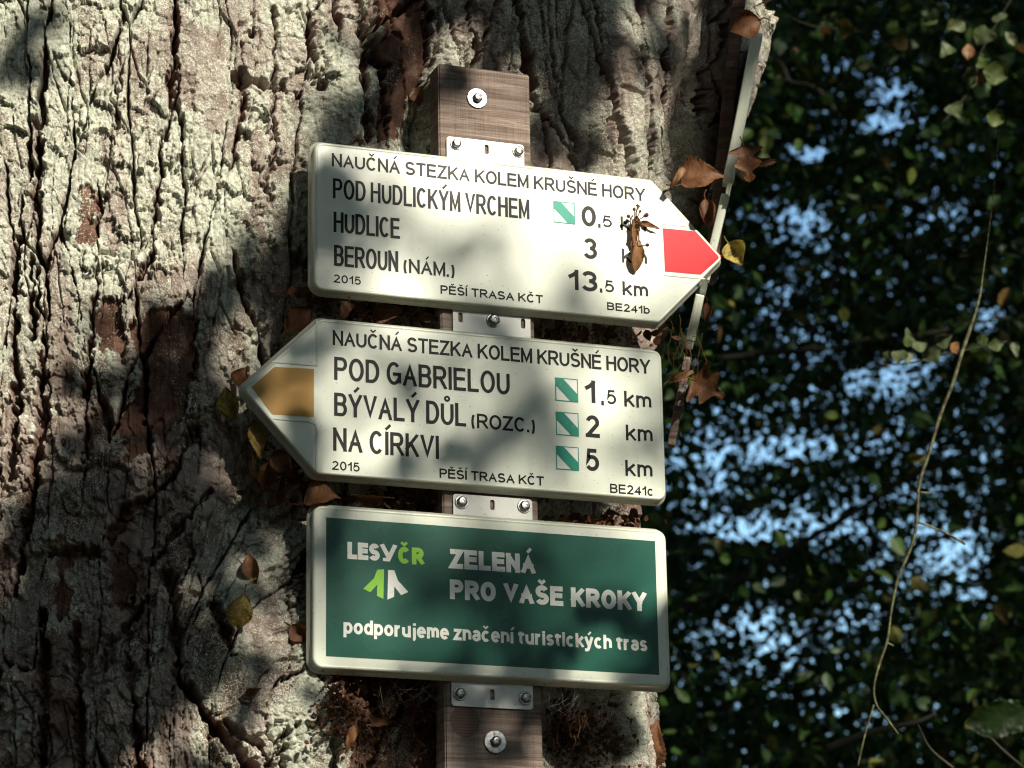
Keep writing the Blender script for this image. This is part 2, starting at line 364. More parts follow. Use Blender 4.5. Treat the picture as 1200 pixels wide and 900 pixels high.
    # hand-placed deep fissures, traced along the real trunk's furrows
    FIS = [([(60, -40), (57, 30), (50, 100), (45, 200), (44, 300), (52, 420), (40, 600)], 5.5, 22), ([(22, 280), (16, 400), (22, 470), (12, 560)], 5, 18), ([(35, 300), (40, 340), (36, 395)], 5, 16),
           ([(143, -30), (140, 100), (133, 175)], 2.4, 10), ([(115, 215), (117, 300), (110, 370), (103, 430), (100, 560)], 3.6, 14), ([(203, -30), (207, 18), (200, 100), (201, 130), (190, 170), (183, 250), (178, 300), (150, 352)], 4.2, 16),
           ([(283, 55), (285, 100), (280, 160), (270, 200)], 3.5, 14), ([(295, -10), (297, 45)], 3, 11), ([(318, 10), (324, 50), (318, 105), (322, 180), (312, 225)], 3, 13), ([(358, -20), (361, 50), (377, 105)], 4, 15), ([(388, -20), (395, 60)], 3, 12),
           ([(55, 470), (47, 533), (37, 593), (20, 700)], 4.5, 15), ([(52, 720), (54, 800), (48, 920)], 6, 20), ([(90, 735), (92, 820), (97, 920)], 6, 20), ([(150, 745), (158, 830), (166, 920)], 5.5, 18),
           ([(200, 680), (206, 740), (208, 790), (236, 838), (292, 900), (310, 930)], 8, 26), ([(247, 705), (256, 745), (270, 775)], 6, 18), ([(262, 850), (300, 880), (330, 930)], 5, 16), ([(340, 640), (337, 700), (333, 790)], 3, 6),
           ([(128, 640), (150, 600), (205, 560), (230, 500)], 6, 16), ([(180, 660), (215, 610), (250, 570)], 5, 14),
           ([(415, -20), (425, 60), (428, 165)], 4, 16), ([(438, -20), (432, 40), (445, 90), (452, 175)], 5, 20), ([(500, -20), (503, 70)], 5, 18), ([(545, -10), (548, 40), (562, 70)], 4, 14), ([(602, -20), (613, 43), (627, 100), (650, 140), (677, 175), (690, 215)], 6, 22),
           ([(640, -20), (650, 60), (668, 120), (690, 170)], 3.5, 12), ([(690, -10), (705, 80), (722, 190)], 3, 10), ([(745, 60), (756, 130), (760, 200)], 3, 11), ([(785, -10), (776, 90), (778, 220)], 5, 20), ([(862, -30), (855, 40), (842, 90), (838, 130)], 4, 18), ([(735, 790), (733, 900)], 4, 14)]
    tr = np.zeros_like(a)
    wobx = px + 13 * (fbm(px / 12, py / 17, 51, 4, .6) - .5) + 1.5 * rag; woby = py + 5 * (fbm(px / 20, py / 20, 57, 2) - .5)
    for line, w, dep in FIS:
        lo = min(p[0] for p in line) - 25; hi = max(p[0] for p in line) + 25
        sel = (px > lo) & (px < hi)
        dd = seg_dist(wobx[sel], woby[sel], line) / (w * (.12 + 1.5 * vnoise(py[sel] / 24, px[sel] * 0 + line[0][0], 61) * (.5 + vnoise(py[sel] / 7, px[sel] / 9, 63))))
        tr[sel] = np.maximum(tr[sel], 1.6 * dep * (1 - sst(.15, 1.1, dd)) * (.5 + .7 * vnoise(py[sel] / 35, px[sel] * 0 + line[0][0] + 7, 65)))
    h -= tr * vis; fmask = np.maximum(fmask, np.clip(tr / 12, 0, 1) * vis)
    # plate broken away: bare reddish bark left in the recess
    bare = np.zeros_like(a)
    for poly in [([(112, 360), (142, 352), (148, 410), (120, 412)], 9), ([(150, 385), (200, 352), (232, 372), (226, 430), (212, 490), (150, 548), (140, 500), (160, 440)], 8), ([(438, 0), (500, 0), (505, 60), (470, 160), (435, 170), (445, 90)], 5), ([(95, 225), (112, 222), (113, 290), (88, 285)], 4), ([(70, 660), (82, 650), (85, 730), (66, 720)], 4), ([(120, 660), (150, 640), (160, 700), (135, 720)], 4), ([(470, 520), (560, 620), (520, 900), (410, 930), (385, 800)], 0)]:
        pts = np.array(poly[0], float); ins = np.zeros(a.shape, bool); j = len(pts) - 1
        X_, Y_ = wobx + 26 * (fbm(px / 16, py / 20, 71, 4, .6) - .5), woby + 34 * (fbm(px / 12, py / 22, 73, 4, .6) - .5)
        for i in range(len(pts)):
            xi, yi = pts[i]; xj, yj = pts[j]
            ins ^= ((yi > Y_) != (yj > Y_)) & (X_ < (xj - xi) * (Y_ - yi) / (yj - yi + 1e-9) + xi); j = i
        h -= poly[1] * ins * vis; bare = np.maximum(bare, ins * vis)
    # lifting scales, each a tilted shingle with its own height, in two sizes, with ragged rims
    w1, w2 = fbm(px / 11, py / 11, 81, 3, .6) - .5, fbm(px / 11, py / 11, 83, 3, .6) - .5
    c1, c2, cid, cdx, cdy = voro(a / .021 + .8 * w1, v_ / .032 + .8 * w2, 85)
    edge = sst(.0, .055, c2 - c1)
    flaky = sst(.26, .55, fbm(px / 50, py / 70, 87, 3)) * (1 - .8 * bare) * (1 - .75 * sst(530, 640, px))
    h += flaky * (edge * (8.5 * (cid - .4) + 8.0 * cdy + 2.5 * (cid * 7 % 1 - .5) * cdx) - 3.0 * (1 - sst(.0, .06, c2 - c1)))
    e1_, e2_, eid, edx, edy = voro(a / .0095 + 1.0 * w2, v_ / .0145 + 1.0 * w1, 89)
    fl2 = sst(.36, .58, fbm(px / 34, py / 40, 90, 3)) * (1 - .6 * bare) * (1 - .5 * sst(530, 640, px))
    h += fl2 * (sst(.0, .08, e2_ - e1_) * (2.6 * (eid - .4) + 2.6 * edy) - 1.8 * (1 - sst(.0, .09, e2_ - e1_)))
    k1, k2, kid, kdx, kdy = voro(a / .0052, v_ / .0060, 91)
    h += .6 * sst(.0, .12, k2 - k1) * (kid - .3) * (.5 + flaky)
    h += bare * 5 * (fbm(a * 260, v_ * 14, 93, 3, .6) - .5)
    h += 3.0 * (fbm(a * 60, v_ * 22, 95, 4, .6) - .5) + 1.6 * (fbm(px / 4.2, py / 4.6, 97, 2, .6) - .5) - 3.2 * np.clip(1 - np.abs(fbm(a * 95, v_ * 9, 99, 3, .6) - .5) * 16, 0, 1) * sst(.45, .6, fbm(px / 40, py / 60, 98, 2))
    h /= 1000.
    X = X + nx[None, :] * h; Y = Y + ny[None, :] * h
    V = np.stack([X, Y, Z + 0 * X], -1)
    ni, nj = U.shape
    i = np.arange(ni - 1)[:, None]; j = np.arange(nj)[None, :]; j2 = (j + 1) % nj
    Q = np.stack([i * nj + j, i * nj + j2, (i + 1) * nj + j2, (i + 1) * nj + j], -1).reshape(-1, 4)
    # growth masks
    lic = .46 * fbm(px / 20, py / 30, 101, 5, .65) - .05 + .34 * fbm(px / 90, py / 140, 105, 3) + .16 * cid + .14 * eid + .10
    lic = lic + .10 * sst(420, 100, px) * sst(500, 200, py) + .10 * sst(640, 760, py) * sst(240, 330, px) - .14 * sst(520, 720, px) - .15 * sst(380, 600, py) * sst(320, 180, px) - .5 * bare - .5 * fmask - .10 * sst(300, 520, py) * sst(420, 200, px)
    pinkish = sst(.52, .62, fbm(px / 34, py / 85, 111, 3)) * .3
    lic = lic - pinkish + .035
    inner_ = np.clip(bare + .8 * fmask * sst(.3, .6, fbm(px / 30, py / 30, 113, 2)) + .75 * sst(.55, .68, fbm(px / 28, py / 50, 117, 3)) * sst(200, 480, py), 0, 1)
    tone = np.clip(.12 + .4 * cid + .3 * eid + .5 * (fbm(px / 9, py / 16, 119, 3) - .5) + .2 * idv, 0, 1)
    # the surface seen from outside, for resting things on it
    st = 6; Vs = V[::st, ::st].reshape(-1, 3); a_, b_ = V[::st, ::st].shape[:2]
    ii, jj = np.meshgrid(np.arange(a_ - 1), np.arange(b_ - 1), indexing='ij'); qs = np.stack([ii * b_ + jj, ii * b_ + jj + 1, (ii + 1) * b_ + jj + 1, (ii + 1) * b_ + jj], -1).reshape(-1, 4)
    bvh = BVHTree.FromPolygons(Vs.tolist(), qs.tolist())
    return V.reshape(-1, 3), Q, (lic.ravel(), inner_.ravel(), tone.ravel()), bvh
tree = empty("linden_tree", (0, 0, 0), "massive old tree with lichen-crusted furrowed bark carrying the signs", "tree")
V, Q, masks, BVH = build_trunk()
trunk = bulk("trunk", V, Q, M_bark, tree, True)
for nm, ar in zip(("lichen", "inner", "tone"), masks): setattr_f(trunk, nm, ar)
del V, Q, masks
def hit(x, y):
    d = RC @ np.array([(x - 600) / FPX, 1, -(y - 450) / FPX]); d /= np.linalg.norm(d)
    r = BVH.ray_cast(Vector(CAM.tolist()), Vector(d.tolist()))
    return (np.array(r[0]), np.array(r[1])) if r[0] is not None else (un(x, y, .12), np.array([0, -1., 0]))

# ------------------------------------------------------------------ leaves in bulk
LT = np.array([(0, 0, 0), (-.30, .18, .05), (-.40, .45, .07), (-.24, .80, .03), (0, 1.08, -.10), (.24, .80, .03), (.40, .45, .07), (.30, .18, .05), (0, .45, -.03)], float)
LT[:, 1] -= .5
LF = [(8, 0, 1), (8, 1, 2), (8, 2, 3), (8, 3, 4), (8, 4, 5), (8, 5, 6), (8, 6, 7), (8, 7, 0)]
LF = np.array(LF)
def leaves(name, P, size, material, parent=None, tint=None, face=None, spread=1.0):
    """many leaf blades: P (n,3) centres; face = mean facing direction or None for random"""
    n = len(P)
    nrm = rng.normal(size=(n, 3))
    if face is not None: nrm = np.asarray(face)[None] + spread * nrm * .5
    nrm /= np.linalg.norm(nrm, axis=1)[:, None]
    d = rng.normal(size=(n, 3)) + np.array([0, 0, -.8]); d -= nrm * (d * nrm).sum(1)[:, None]; d /= np.linalg.norm(d, axis=1)[:, None]
    r = np.cross(d, nrm)
    sz = np.broadcast_to(size, (n,))[:, None, None]
    fold = rng.uniform(-1.5, 2.5, n)[:, None, None]; asp = rng.uniform(.75, 1.1, n)[:, None, None]
    V = P[:, None] + sz * (LT[None, :, 0:1] * asp * r[:, None] + LT[None, :, 1:2] * d[:, None] + fold * LT[None, :, 2:3] * nrm[:, None])
    F = (LF[None] + 9 * np.arange(n)[:, None, None]).reshape(-1, 3)
    o = bulk(name, V.reshape(-1, 3), F, material, parent, False)
    tt = rng.random(n) if tint is None else tint
    setattr_f(o, "tint", np.repeat(tt, 9))
    return o

# unseen leaves added towards the sun, placed to dapple the trunk and signs
SH = [  # picture centre x,y, radii, weight : where shade is wanted on the trunk
    (268, 345, 50, 55, 2.0), (325, 325, 30, 40, 1.6), (225, 420, 40, 90, 2.4), (225, 530, 45, 60, 2.4), (150, 440, 40, 80, .6), (290, 610, 50, 40, 1.6), (300, 330, 50, 40, 1.6), (345, 290, 30, 40, 1.0), (250, 460, 22, 60, 1.6), (200, 620, 150, 70, 1.7), (90, 680, 110, 120, 3.0), (40, 850, 120, 100, 2.6), (170, 800, 80, 120, 2.0), (140, 620, 70, 60, 2.2), (235, 650, 40, 60, 1.2), (250, 800, 40, 60, .8), (200, 500, 40, 60, 1.2), (190, 430, 60, 110, .75), (110, 520, 60, 60, .8),
    (20, 60, 40, 70, .5), (400, 130, 30, 120, .8), (455, 80, 50, 110, 1.9), (560, 20, 110, 45, 2.4), (660, 60, 60, 80, 3.4), (700, 15, 90, 40, 3.2), (610, 40, 60, 50, 1.5), (825, 120, 40, 150, 3.2), (862, 110, 18, 120, 3.0), (845, 220, 20, 60, 2.0), (790, 60, 30, 70, 1.5), (655, 145, 38, 60, 3.0), (790, 150, 25, 80, 2.0), (845, 200, 30, 80, 2.0),
    (580, 860, 90, 60, 1.6), (470, 860, 45, 60, 1.6), (690, 860, 60, 70, 3.0), (300, 700, 60, 60, .9), (385, 840, 45, 60, .7), (330, 760, 40, 60, .5), (820, 420, 40, 110, 1.4), (500, 360, 140, 12, .4)]
SIGNSH = [(430, 240, 50, 60, .5), (510, 290, 50, 45, 1.0), (620, 325, 80, 25, .4), (400, 385, 60, 25, .9), (335, 395, 40, 30, .8), (560, 425, 100, 40, .6), (590, 490, 60, 50, .9), (470, 520, 50, 40, .3), (700, 392, 90, 22, .6), (470, 440, 60, 50, .3), (410, 320, 40, 25, .6),
          (545, 690, 60, 70, .9), (640, 650, 110, 40, .7), (640, 740, 70, 40, .6), (740, 690, 30, 50, .5), (450, 765, 60, 30, .3), (430, 615, 80, 25, .6), (560, 470, 260, 130, .42), (560, 700, 250, 120, .40), (440, 260, 130, 110, .5), (580, 330, 220, 50, .25), (560, 400, 220, 50, .3), (320, 460, 60, 90, .22), (760, 480, 60, 120, .3), (400, 700, 50, 110, .2), (580, 868, 70, 50, 1.5)]
def shade_leaf_points():
    P = []
    for lst, t0, t1, ar in ((SH, 2.6, 5.0, 1250.), (SIGNSH, 6.5, 11.0, 900.)):
        for cx, cy, rx, ry, w in lst:
            if lst is SH and w < .61 and 360 < cx < 790 and cy > 160: continue
            k = rng.poisson(w * math.pi * rx * ry / ar)
            for a, b_ in rng.normal(size=(k, 2)) * .55:
                x_, y_ = cx + a * rx, cy + b_ * ry; P.append((hit(x_, y_)[0] if lst is SH else un(x_, y_)) + SUN * rng.uniform(t0, t1))
    return np.array(P)
BP = shade_leaf_points()
leaves("shade_leaves", BP, rng.uniform(.045, .068, len(BP)), M_leaf, tree, tint=rng.random(len(BP)) * .8, face=SUN, spread=1.2)

# ------------------------------------------------------------------ leaf masses: added light blockers out of view, then the background
def in_beam(P, mrg):
    q = P - SUN[None] * (P[:, 1:2] / SUN[1])
    return (q[:, 0] > -.74 - mrg) & (q[:, 0] < .42 + mrg) & (q[:, 2] > 2.06 - mrg) & (q[:, 2] < 3.26 + mrg)
SPOTS = [at(1120, 80, 6.2), at(1095, 402, 5.6), at(840, 250, 3.8), at(1060, 560, 4.4), at(1040, 740, 4.4)]
def in_spots(P, mrg):
    r = np.zeros(len(P), bool)
    for c in SPOTS:
        d = P - c; q = d - SUN[None] * (d @ SUN)[:, None]; r |= (np.linalg.norm(q, axis=1) < .16 + mrg)
    return r
n = 30000
u = rng.normal(size=(n, 3)); u[:, 2] = np.abs(u[:, 2]); u /= np.linalg.norm(u, axis=1)[:, None]
P = np.array([4, 8, 0.]) + u * rng.uniform(26, 31, n)[:, None]
d = P - CAM; dist = np.linalg.norm(d, axis=1); azv = np.degrees(np.arctan2(d[:, 0], d[:, 1])); elv = np.degrees(np.arcsin(d[:, 2] / dist))
P = P[~((azv > 4) & (azv < 42) & (elv < 34)) & ~in_beam(P, .5)]
q_ = P - np.array([0, 0, 2.65]); P = P[~((np.linalg.norm(q_ - SUN * (q_ @ SUN)[:, None], axis=1) < 9) & (q_ @ SUN > 0))]
leaves("sky_block_leaves", P, rng.uniform(.9, 1.5, len(P)), M_blocker)["kind"] = "stuff"  # unseen leaf dome added to block sky light, open towards the view
n = 27000
e1 = np.cross(SUN, [0, 0, 1.]); e1 /= np.linalg.norm(e1); e2 = np.cross(e1, SUN)
P = np.array([0, 0, 2.65]) + SUN * rng.uniform(9, 11.5, n)[:, None] + e1 * rng.uniform(-11, 11, n)[:, None] + e2 * rng.uniform(-6, 12, n)[:, None]
P = P[(P[:, 2] > .3) & ~in_beam(P, .10) & ~in_spots(P, .05)]
leaves("sun_block_leaves", P, rng.uniform(.16, .30, len(P)), M_blocker, face=SUN)["kind"] = "stuff"  # unseen leaf wall added to block sun, with openings for the lit parts

# background foliage seen beyond the trunk, thinner where the sky shows through
GAPS = [(825, 545, 50, 45, 1.45), (915, 532, 60, 16, 1.3), (890, 490, 70, 30, .6), (1000, 520, 90, 14, .8), (860, 620, 60, 16, .9), (1050, 440, 50, 24, 1.6), (930, 400, 60, 30, .7), (1155, 370, 22, 20, 1.2), (1120, 640, 40, 30, 1.8), (1060, 660, 60, 40, .8), (885, 735, 40, 28, 1.5), (920, 620, 90, 30, 1.0), (980, 590, 80, 40, .7),
        (1045, 108, 28, 16, 2.1), (1040, 145, 42, 11, 2.0), (955, 180, 24, 11, 2.1), (940, 262, 42, 28, 1.4), (880, 250, 18, 16, .8), (1110, 250, 45, 26, .9), (1000, 80, 20, 8, .4), (1080, 30, 8, 4, .8), (985, 735, 70, 30, .9), (1130, 695, 30, 10, 1.3), (900, 790, 70, 30, .7), (1010, 840, 80, 16, .6), (960, 320, 90, 40, .4), (1160, 500, 30, 50, .6), (815, 760, 30, 40, .4), (900, 345, 40, 30, .4), (1000, 470, 90, 40, .5), (1100, 560, 60, 50, .55)]
def gapf(x, y):
    r = np.zeros_like(x)
    for cx, cy, rx, ry, w in GAPS: r = r + w * np.exp(-((x - cx) / rx) ** 2 - ((y - cy) / ry) ** 2)
    return r
def backdrop(name, n, d0, d1, s0, s1, keep, tintmax, dense=0, xs=(560, 1900)):
    x = rng.uniform(*xs, n); y = rng.uniform(-420, 1350, n); dd = rng.uniform(d0, d1, n)
    if dense: x[:dense] = rng.uniform(740, 1260, dense); y[:dense] = rng.uniform(-60, 960, dense)
    q = fbm(x / 120, y / 70, 201, 3); q2 = fbm(x / 30 + 3, y / 22, 205, 2)
    fill = np.exp(-keep * (gapf(x, y) + np.where((x > 1230) | (y < -20), .7 * sst(.5, .7, q), 0))) * np.where(q2 < .36, .75, 1)
    ok = rng.random(n) < fill
    x, y, dd = x[ok], y[ok], dd[ok]
    ray = (RC @ np.stack([(x - 600) / FPX, np.ones_like(x), -(y - 450) / FPX])).T
    P = CAM + ray * dd[:, None]
    P0 = P[:, 2] > .05; P = P[P0]
    return leaves(name, P, np.where(ok[:dense].sum() > np.arange(len(x)), .62, 1.0)[P0] * rng.uniform(s0, s1, len(P)), M_leaf, tint=np.clip(rng.random(len(P)) ** 1.4 * tintmax, 0, 1))
o = backdrop("background_foliage", 175000, 15, 27, .06, .105, 1.35, .97, 110000); o["kind"] = "stuff"
o = backdrop("hedge_foliage", 16000, 16, 28, .14, .22, .2, .9, 0, (-1300, 640)); o["kind"] = "stuff"
o = backdrop("wood_foliage", 9000, 16, 28, .14, .22, .2, .9, 0, (1850, 2700)); o["kind"] = "stuff"
o = backdrop("distant_foliage", 45000, 20, 30, .045, .07, .5, .97, 36000); o["kind"] = "stuff"
o = backdrop("shrub_foliage", 13000, 8, 13, .035, .065, 2.0, .98); o["kind"] = "stuff"
# thin branches threading that foliage
br = []
for (x0, y0, x1, y1, dd, r) in [(800, 720, 1230, 470, 15, .022), (990, 690, 1230, 560, 15, .018), (840, 420, 1060, 395, 11, .012), (1060, 395, 1230, 360, 11, .008), (1000, 260, 900, 560, 14, .012), (790, 880, 1000, 700, 16, .02), (1190, -20, 1100, 240, 16, .008), (1230, 140, 960, 330, 17, .02), (860, 40, 1000, 140, 12, .008)]:
    p = [at(x0 + (x1 - x0) * k / 8 + random.uniform(-5, 5), y0 + (y1 - y0) * k / 8 + random.uniform(-5, 5), dd) for k in range(9)]
    br.append(tube_geo(smooth_path(p, 3), [r * (1 - .6 * k / 24) for k in range(25)], 6))
V_, F_ = merge(br)
M_dark, _, _ = mat("dark bough bark", (.035, .028, .02), .9)
o = raw("background_twigs", V_, F_, M_dark, smooth=True); o["kind"] = "stuff"

# ================================================================== lettering: an even-stroke grotesque drawn as strokes
def A_(cx, cy, rx, ry, a0, a1, n=14):
    return [(cx + rx * math.cos(math.radians(a0 + (a1 - a0) * k / n)), cy + ry * math.sin(math.radians(a0 + (a1 - a0) * k / n))) for k in range(n + 1)]
def EL(cx, cy, rx, ry): return A_(cx, cy, rx, ry, 90, 450, 28)
X_ = .74
G = {}
def gl(ch, wd, *st): G[ch] = (wd, st)
gl('A', .74, [(0, 0), (.5, 1), (1, 0)], [(.2, .34), (.8, .34)])
gl('B', .68, [(0, 0), (0, 1)], [(0, 1)] + A_(.58, .765, .36, .235, 90, -90) + [(0, .53)], [(0, .53)] + A_(.60, .265, .40, .265, 90, -90) + [(0, 0)])
gl('C', .74, A_(.5, .5, .5, .5, 42, 318, 24))
gl('D', .72, [(0, 0), (0, 1)], [(0, 1)] + A_(.42, .5, .58, .5, 90, -90, 18) + [(0, 0)])
gl('E', .64, [(0, 0), (0, 1)], [(0, 1), (.96, 1)], [(0, .53), (.9, .53)], [(0, 0), (1, 0)])
gl('G', .78, A_(.5, .5, .5, .5, 45, 330, 24), [(.55, .47), (1, .47), (1, .1)])
gl('H', .70, [(0, 0), (0, 1)], [(1, 0), (1, 1)], [(0, .53), (1, .53)])
gl('I', .0, [(0, 0), (0, 1)])
gl('K', .70, [(0, 0), (0, 1)], [(0, .33), (.94, 1)], [(.36, .60), (1, 0)])
gl('L', .56, [(0, 1), (0, 0), (1, 0)])
gl('M', .80, [(0, 0), (0, 1)], [(0, 1), (.5, .02), (1, 1)], [(1, 1), (1, 0)])
gl('N', .70, [(0, 0), (0, 1)], [(0, 1), (1, 0)], [(1, 0), (1, 1)])
gl('O', .80, EL(.5, .5, .5, .5))
gl('P', .66, [(0, 0), (0, 1)], [(0, 1)] + A_(.60, .735, .40, .265, 90, -90) + [(0, .47)])
gl('R', .72, [(0, 0), (0, 1)], [(0, 1)] + A_(.58, .735, .38, .265, 90, -90) + [(0, .47)], [(.5, .47), (1, 0)])
gl('S', .68, A_(.5, .745, .46, .255, 22, 270, 16)[:-1] + A_(.5, .245, .5, .245, 90, -158, 16))
gl('T', .66, [(0, 1), (1, 1)], [(.5, 1), (.5, 0)])
gl('U', .70, [(0, 1)] + A_(.5, .36, .5, .36, 180, 360, 16) + [(1, 1)])
gl('V', .72, [(0, 1), (.5, 0), (1, 1)])
gl('Y', .72, [(0, 1), (.5, .43)], [(1, 1), (.5, .43), (.5, 0)])
gl('Z', .66, [(.05, 1), (.98, 1), (0, 0), (1, 0)])
gl('0', .56, EL(.5, .5, .5, .5))
gl('1', .28, [(0, .70), (.5, .80), (1, 1)], [(1, 1), (1, 0)])
gl('2', .56, A_(.5, .72, .46, .28, 165, -28, 16) + [(.02, 0)], [(0, 0), (1, 0)])
gl('3', .56, A_(.48, .755, .44, .245, 160, -90, 16), A_(.48, .26, .50, .26, 90, -160, 16))
gl('4', .58, [(.76, 0), (.76, 1), (0, .28), (1, .28)])
gl('5', .56, [(.92, 1), (.18, 1), (.06, .50)] + A_(.46, .33, .52, .33, 126, -148, 16))
gl(',', .02, [(0, .02), (0, -.16)])
gl('.', .02, [(0, 0), (0, .03)])
gl('(', .16, A_(1.6, .40, 1.6, .68, 125, 235, 10))
gl(')', .16, A_(-.6, .40, 1.6, .68, 55, -55, 10))
gl('k', .52, [(0, 0), (0, 1)], [(0, .26), (.92, X_)], [(.34, .45), (1, 0)])
gl('m', .86, [(0, 0), (0, X_)], A_(.25, .47, .25, X_ - .47, 180, 0, 10) + [(.5, 0)], A_(.75, .47, .25, X_ - .47, 180, 0, 10) + [(1, 0)])
gl('b', .56, [(0, 0), (0, 1)], EL(.5, X_ / 2, .5, X_ / 2))
gl('c', .54, A_(.5, X_ / 2, .5, X_ / 2, 45, 315, 18))
gl('p', .56, [(0, -.32), (0, X_)], EL(.5, X_ / 2, .5, X_ / 2))
gl('o', .58, EL(.5, X_ / 2, .5, X_ / 2))
gl('d', .56, [(1, 0), (1, 1.02)], EL(.5, X_ / 2, .5, X_ / 2))
gl('r', .34, [(0, 0), (0, X_)], A_(.9, .40, .9, X_ - .40, 180, 80, 8))
gl('u', .54, [(0, X_)] + A_(.5, .27, .5, .27, 180, 360, 12), [(1, 0), (1, X_)])
gl('j', .10, [(1, X_)] + A_(-.6, -.14, 1.6, .18, 0, -80, 6), [(1, 1.05), (1, 1.06)])
gl('e', .56, [(0, .38), (1, .38)], A_(.5, X_ / 2, .5, X_ / 2, 2, 318, 22))
gl('n', .54, [(0, 0), (0, X_)], A_(.5, .44, .5, X_ - .44, 180, 0, 12) + [(1, 0)])
gl('h', .54, [(0, 0), (0, 1.02)], A_(.5, .44, .5, X_ - .44, 180, 0, 12) + [(1, 0)])
gl('a', .50, A_(.5, .52, .48, X_ - .52, 160, 0, 10) + [(1, 0)], EL(.5, .2, .5, .2))
gl('z', .48, [(.05, X_), (.96, X_), (0, 0), (1, 0)])
gl('t', .34, [(.35, .96)] + A_(.85, .16, .5, .16, 180, 275, 8), [(0, X_), (.95, X_)])
gl('i', .0, [(0, 0), (0, X_)], [(0, 1.05), (0, 1.06)])
gl('s', .46, A_(.5, X_ * .745, .46, X_ * .255, 22, 270, 14)[:-1] + A_(.5, X_ * .245, .5, X_ * .245, 90, -158, 14))
gl('y', .54, [(0, X_), (.52, .02)], [(1, X_), (.38, -.22), (.2, -.31), (0, -.31)])
gl('¥', .8, [(0, 1), (.50, .16)], [(1, 1), (.46, -.08), (.20, -.10)])
gl('ı', .0, [(0, 0), (0, X_)])
ACC = {'Č': ('C', 'v'), 'Š': ('S', 'v'), 'Ě': ('E', 'v'), 'Á': ('A', "'"), 'É': ('E', "'"), 'Í': ('I', "'"), 'Ý': ('Y', "'"), 'Ů': ('U', 'o'), 'č': ('c', 'v'), 'í': ('ı', "'"), 'ý': ('y', "'")}
def stroke(pts, w, ext0=True, ext1=True, closed=False):
    P = [np.array(p, float) for p in pts]; Q_ = [P[0]]
    for p in P[1:]:
        if np.linalg.norm(p - Q_[-1]) > 1e-7: Q_.append(p)
    P = Q_; closed = len(P) > 3 and np.linalg.norm(P[0] - P[-1]) < 1e-6
    if closed: P = P[:-1]
    n = len(P)
    if not closed:
        for e_, a, b_ in ((ext0, 0, 1), (ext1, n - 1, n - 2)):
            if e_: dv = P[a] - P[b_]; P[a] = P[a] + dv / np.linalg.norm(dv) * w / 2
    L, R_ = [], []
    for i in range(n):
        d0 = P[i] - P[i - 1] if (i or closed) else P[1] - P[0]; d1 = P[(i + 1) % n] - P[i] if (i < n - 1 or closed) else d0
        d0 = d0 / np.linalg.norm(d0); d1 = d1 / np.linalg.norm(d1)
        n0, n1 = np.array([-d0[1], d0[0]]), np.array([-d1[1], d1[0]]); mi = n0 + n1; mi = mi / max(np.linalg.norm(mi), 1e-6); k = 1 / max(mi @ n0, .28)
        L.append(P[i] + mi * w / 2 * k); R_.append(P[i] - mi * w / 2 * k)
    V = L + R_; F = [(n + i, n + (i + 1) % n, (i + 1) % n, i) for i in range(n if closed else n - 1)]
    return V, F
def text_geo(txt, xL, y, xR, cap, w, sp=.30, space=.38):
    """txt drawn in sign-plane metres: left end, baseline height, right end, cap height, stroke width"""
    x, lay = 0.0, []
    for ch in txt:
        if ch == ' ': x += space; continue
        b0, ac = ACC.get(ch, (ch, None)); wd, st = G[b0]
        lay.append((x, wd, st, ac, b0)); x += wd + sp * (1 if wd > .05 or 1 else 1)
    tot = x - sp
    kx = (xR - xL - w) / tot
    V, F = [], []; k = 0
    for x0, wd, st, ac, b0 in lay:
        strokes = [[(xL + w / 2 + (x0 + px_ * wd) * kx, y + w / 2 + py_ * (cap - w)) for px_, py_ in s_] for s_ in st]
        kinds = [len(s_) < 8 for s_ in st]
        if ac:
            lo = b0.islower() or b0 == 'ı'; oy = (X_ + .10 if lo else 1.0) * cap; cxm = xL + w / 2 + (x0 + wd / 2) * kx; ww = .17 * cap
            if ac == 'v': strokes.append([(cxm - ww, y + oy + .26 * cap), (cxm, y + oy + .11 * cap), (cxm + ww, y + oy + .26 * cap)])
            elif ac == "'": strokes.append([(cxm - .05 * cap, y + oy + .09 * cap), (cxm + .05 * cap, y + oy + .18 * cap), (cxm + .15 * cap, y + oy + .30 * cap)])
            else: strokes.append([(cxm + .09 * cap * math.cos(q * math.pi / 8), y + oy + .15 * cap + .09 * cap * math.sin(q * math.pi / 8)) for q in range(17)])
            kinds.append(False)
        for s_, kd in zip(strokes, kinds):
            isacc = ac and s_ is strokes[-1]
            ww_ = w * (.62 if (isacc and ac == 'o') else (.8 if w < .16 * cap else .62) if isacc else 1)
            ys = [p[1] for p in s_]
            v_, f_ = stroke(s_, ww_, kd, kd)
            if not isacc and min(ys) > y and max(ys) < y + cap and b0 not in '(),': v_ = [np.array([p[0], min(max(p[1], y), y + cap)]) for p in v_]
            off = len(V); V += [(p[0], -.0003 - .00004 * (k % 5), p[1]) for p in v_]; F += [tuple(off + i for i in f) for f in f_]; k += 1
    return V, F
def px_text(txt, xl, yb, xr, cap, w, **kw):          # measured on the picture, laid out on the sign plane
    p = un(xl, yb); q = un(xr, yb + .095 * (xr - xl))
    return text_geo(txt, p[0], p[2], q[0], cap * .00103, w * .00118, **kw)

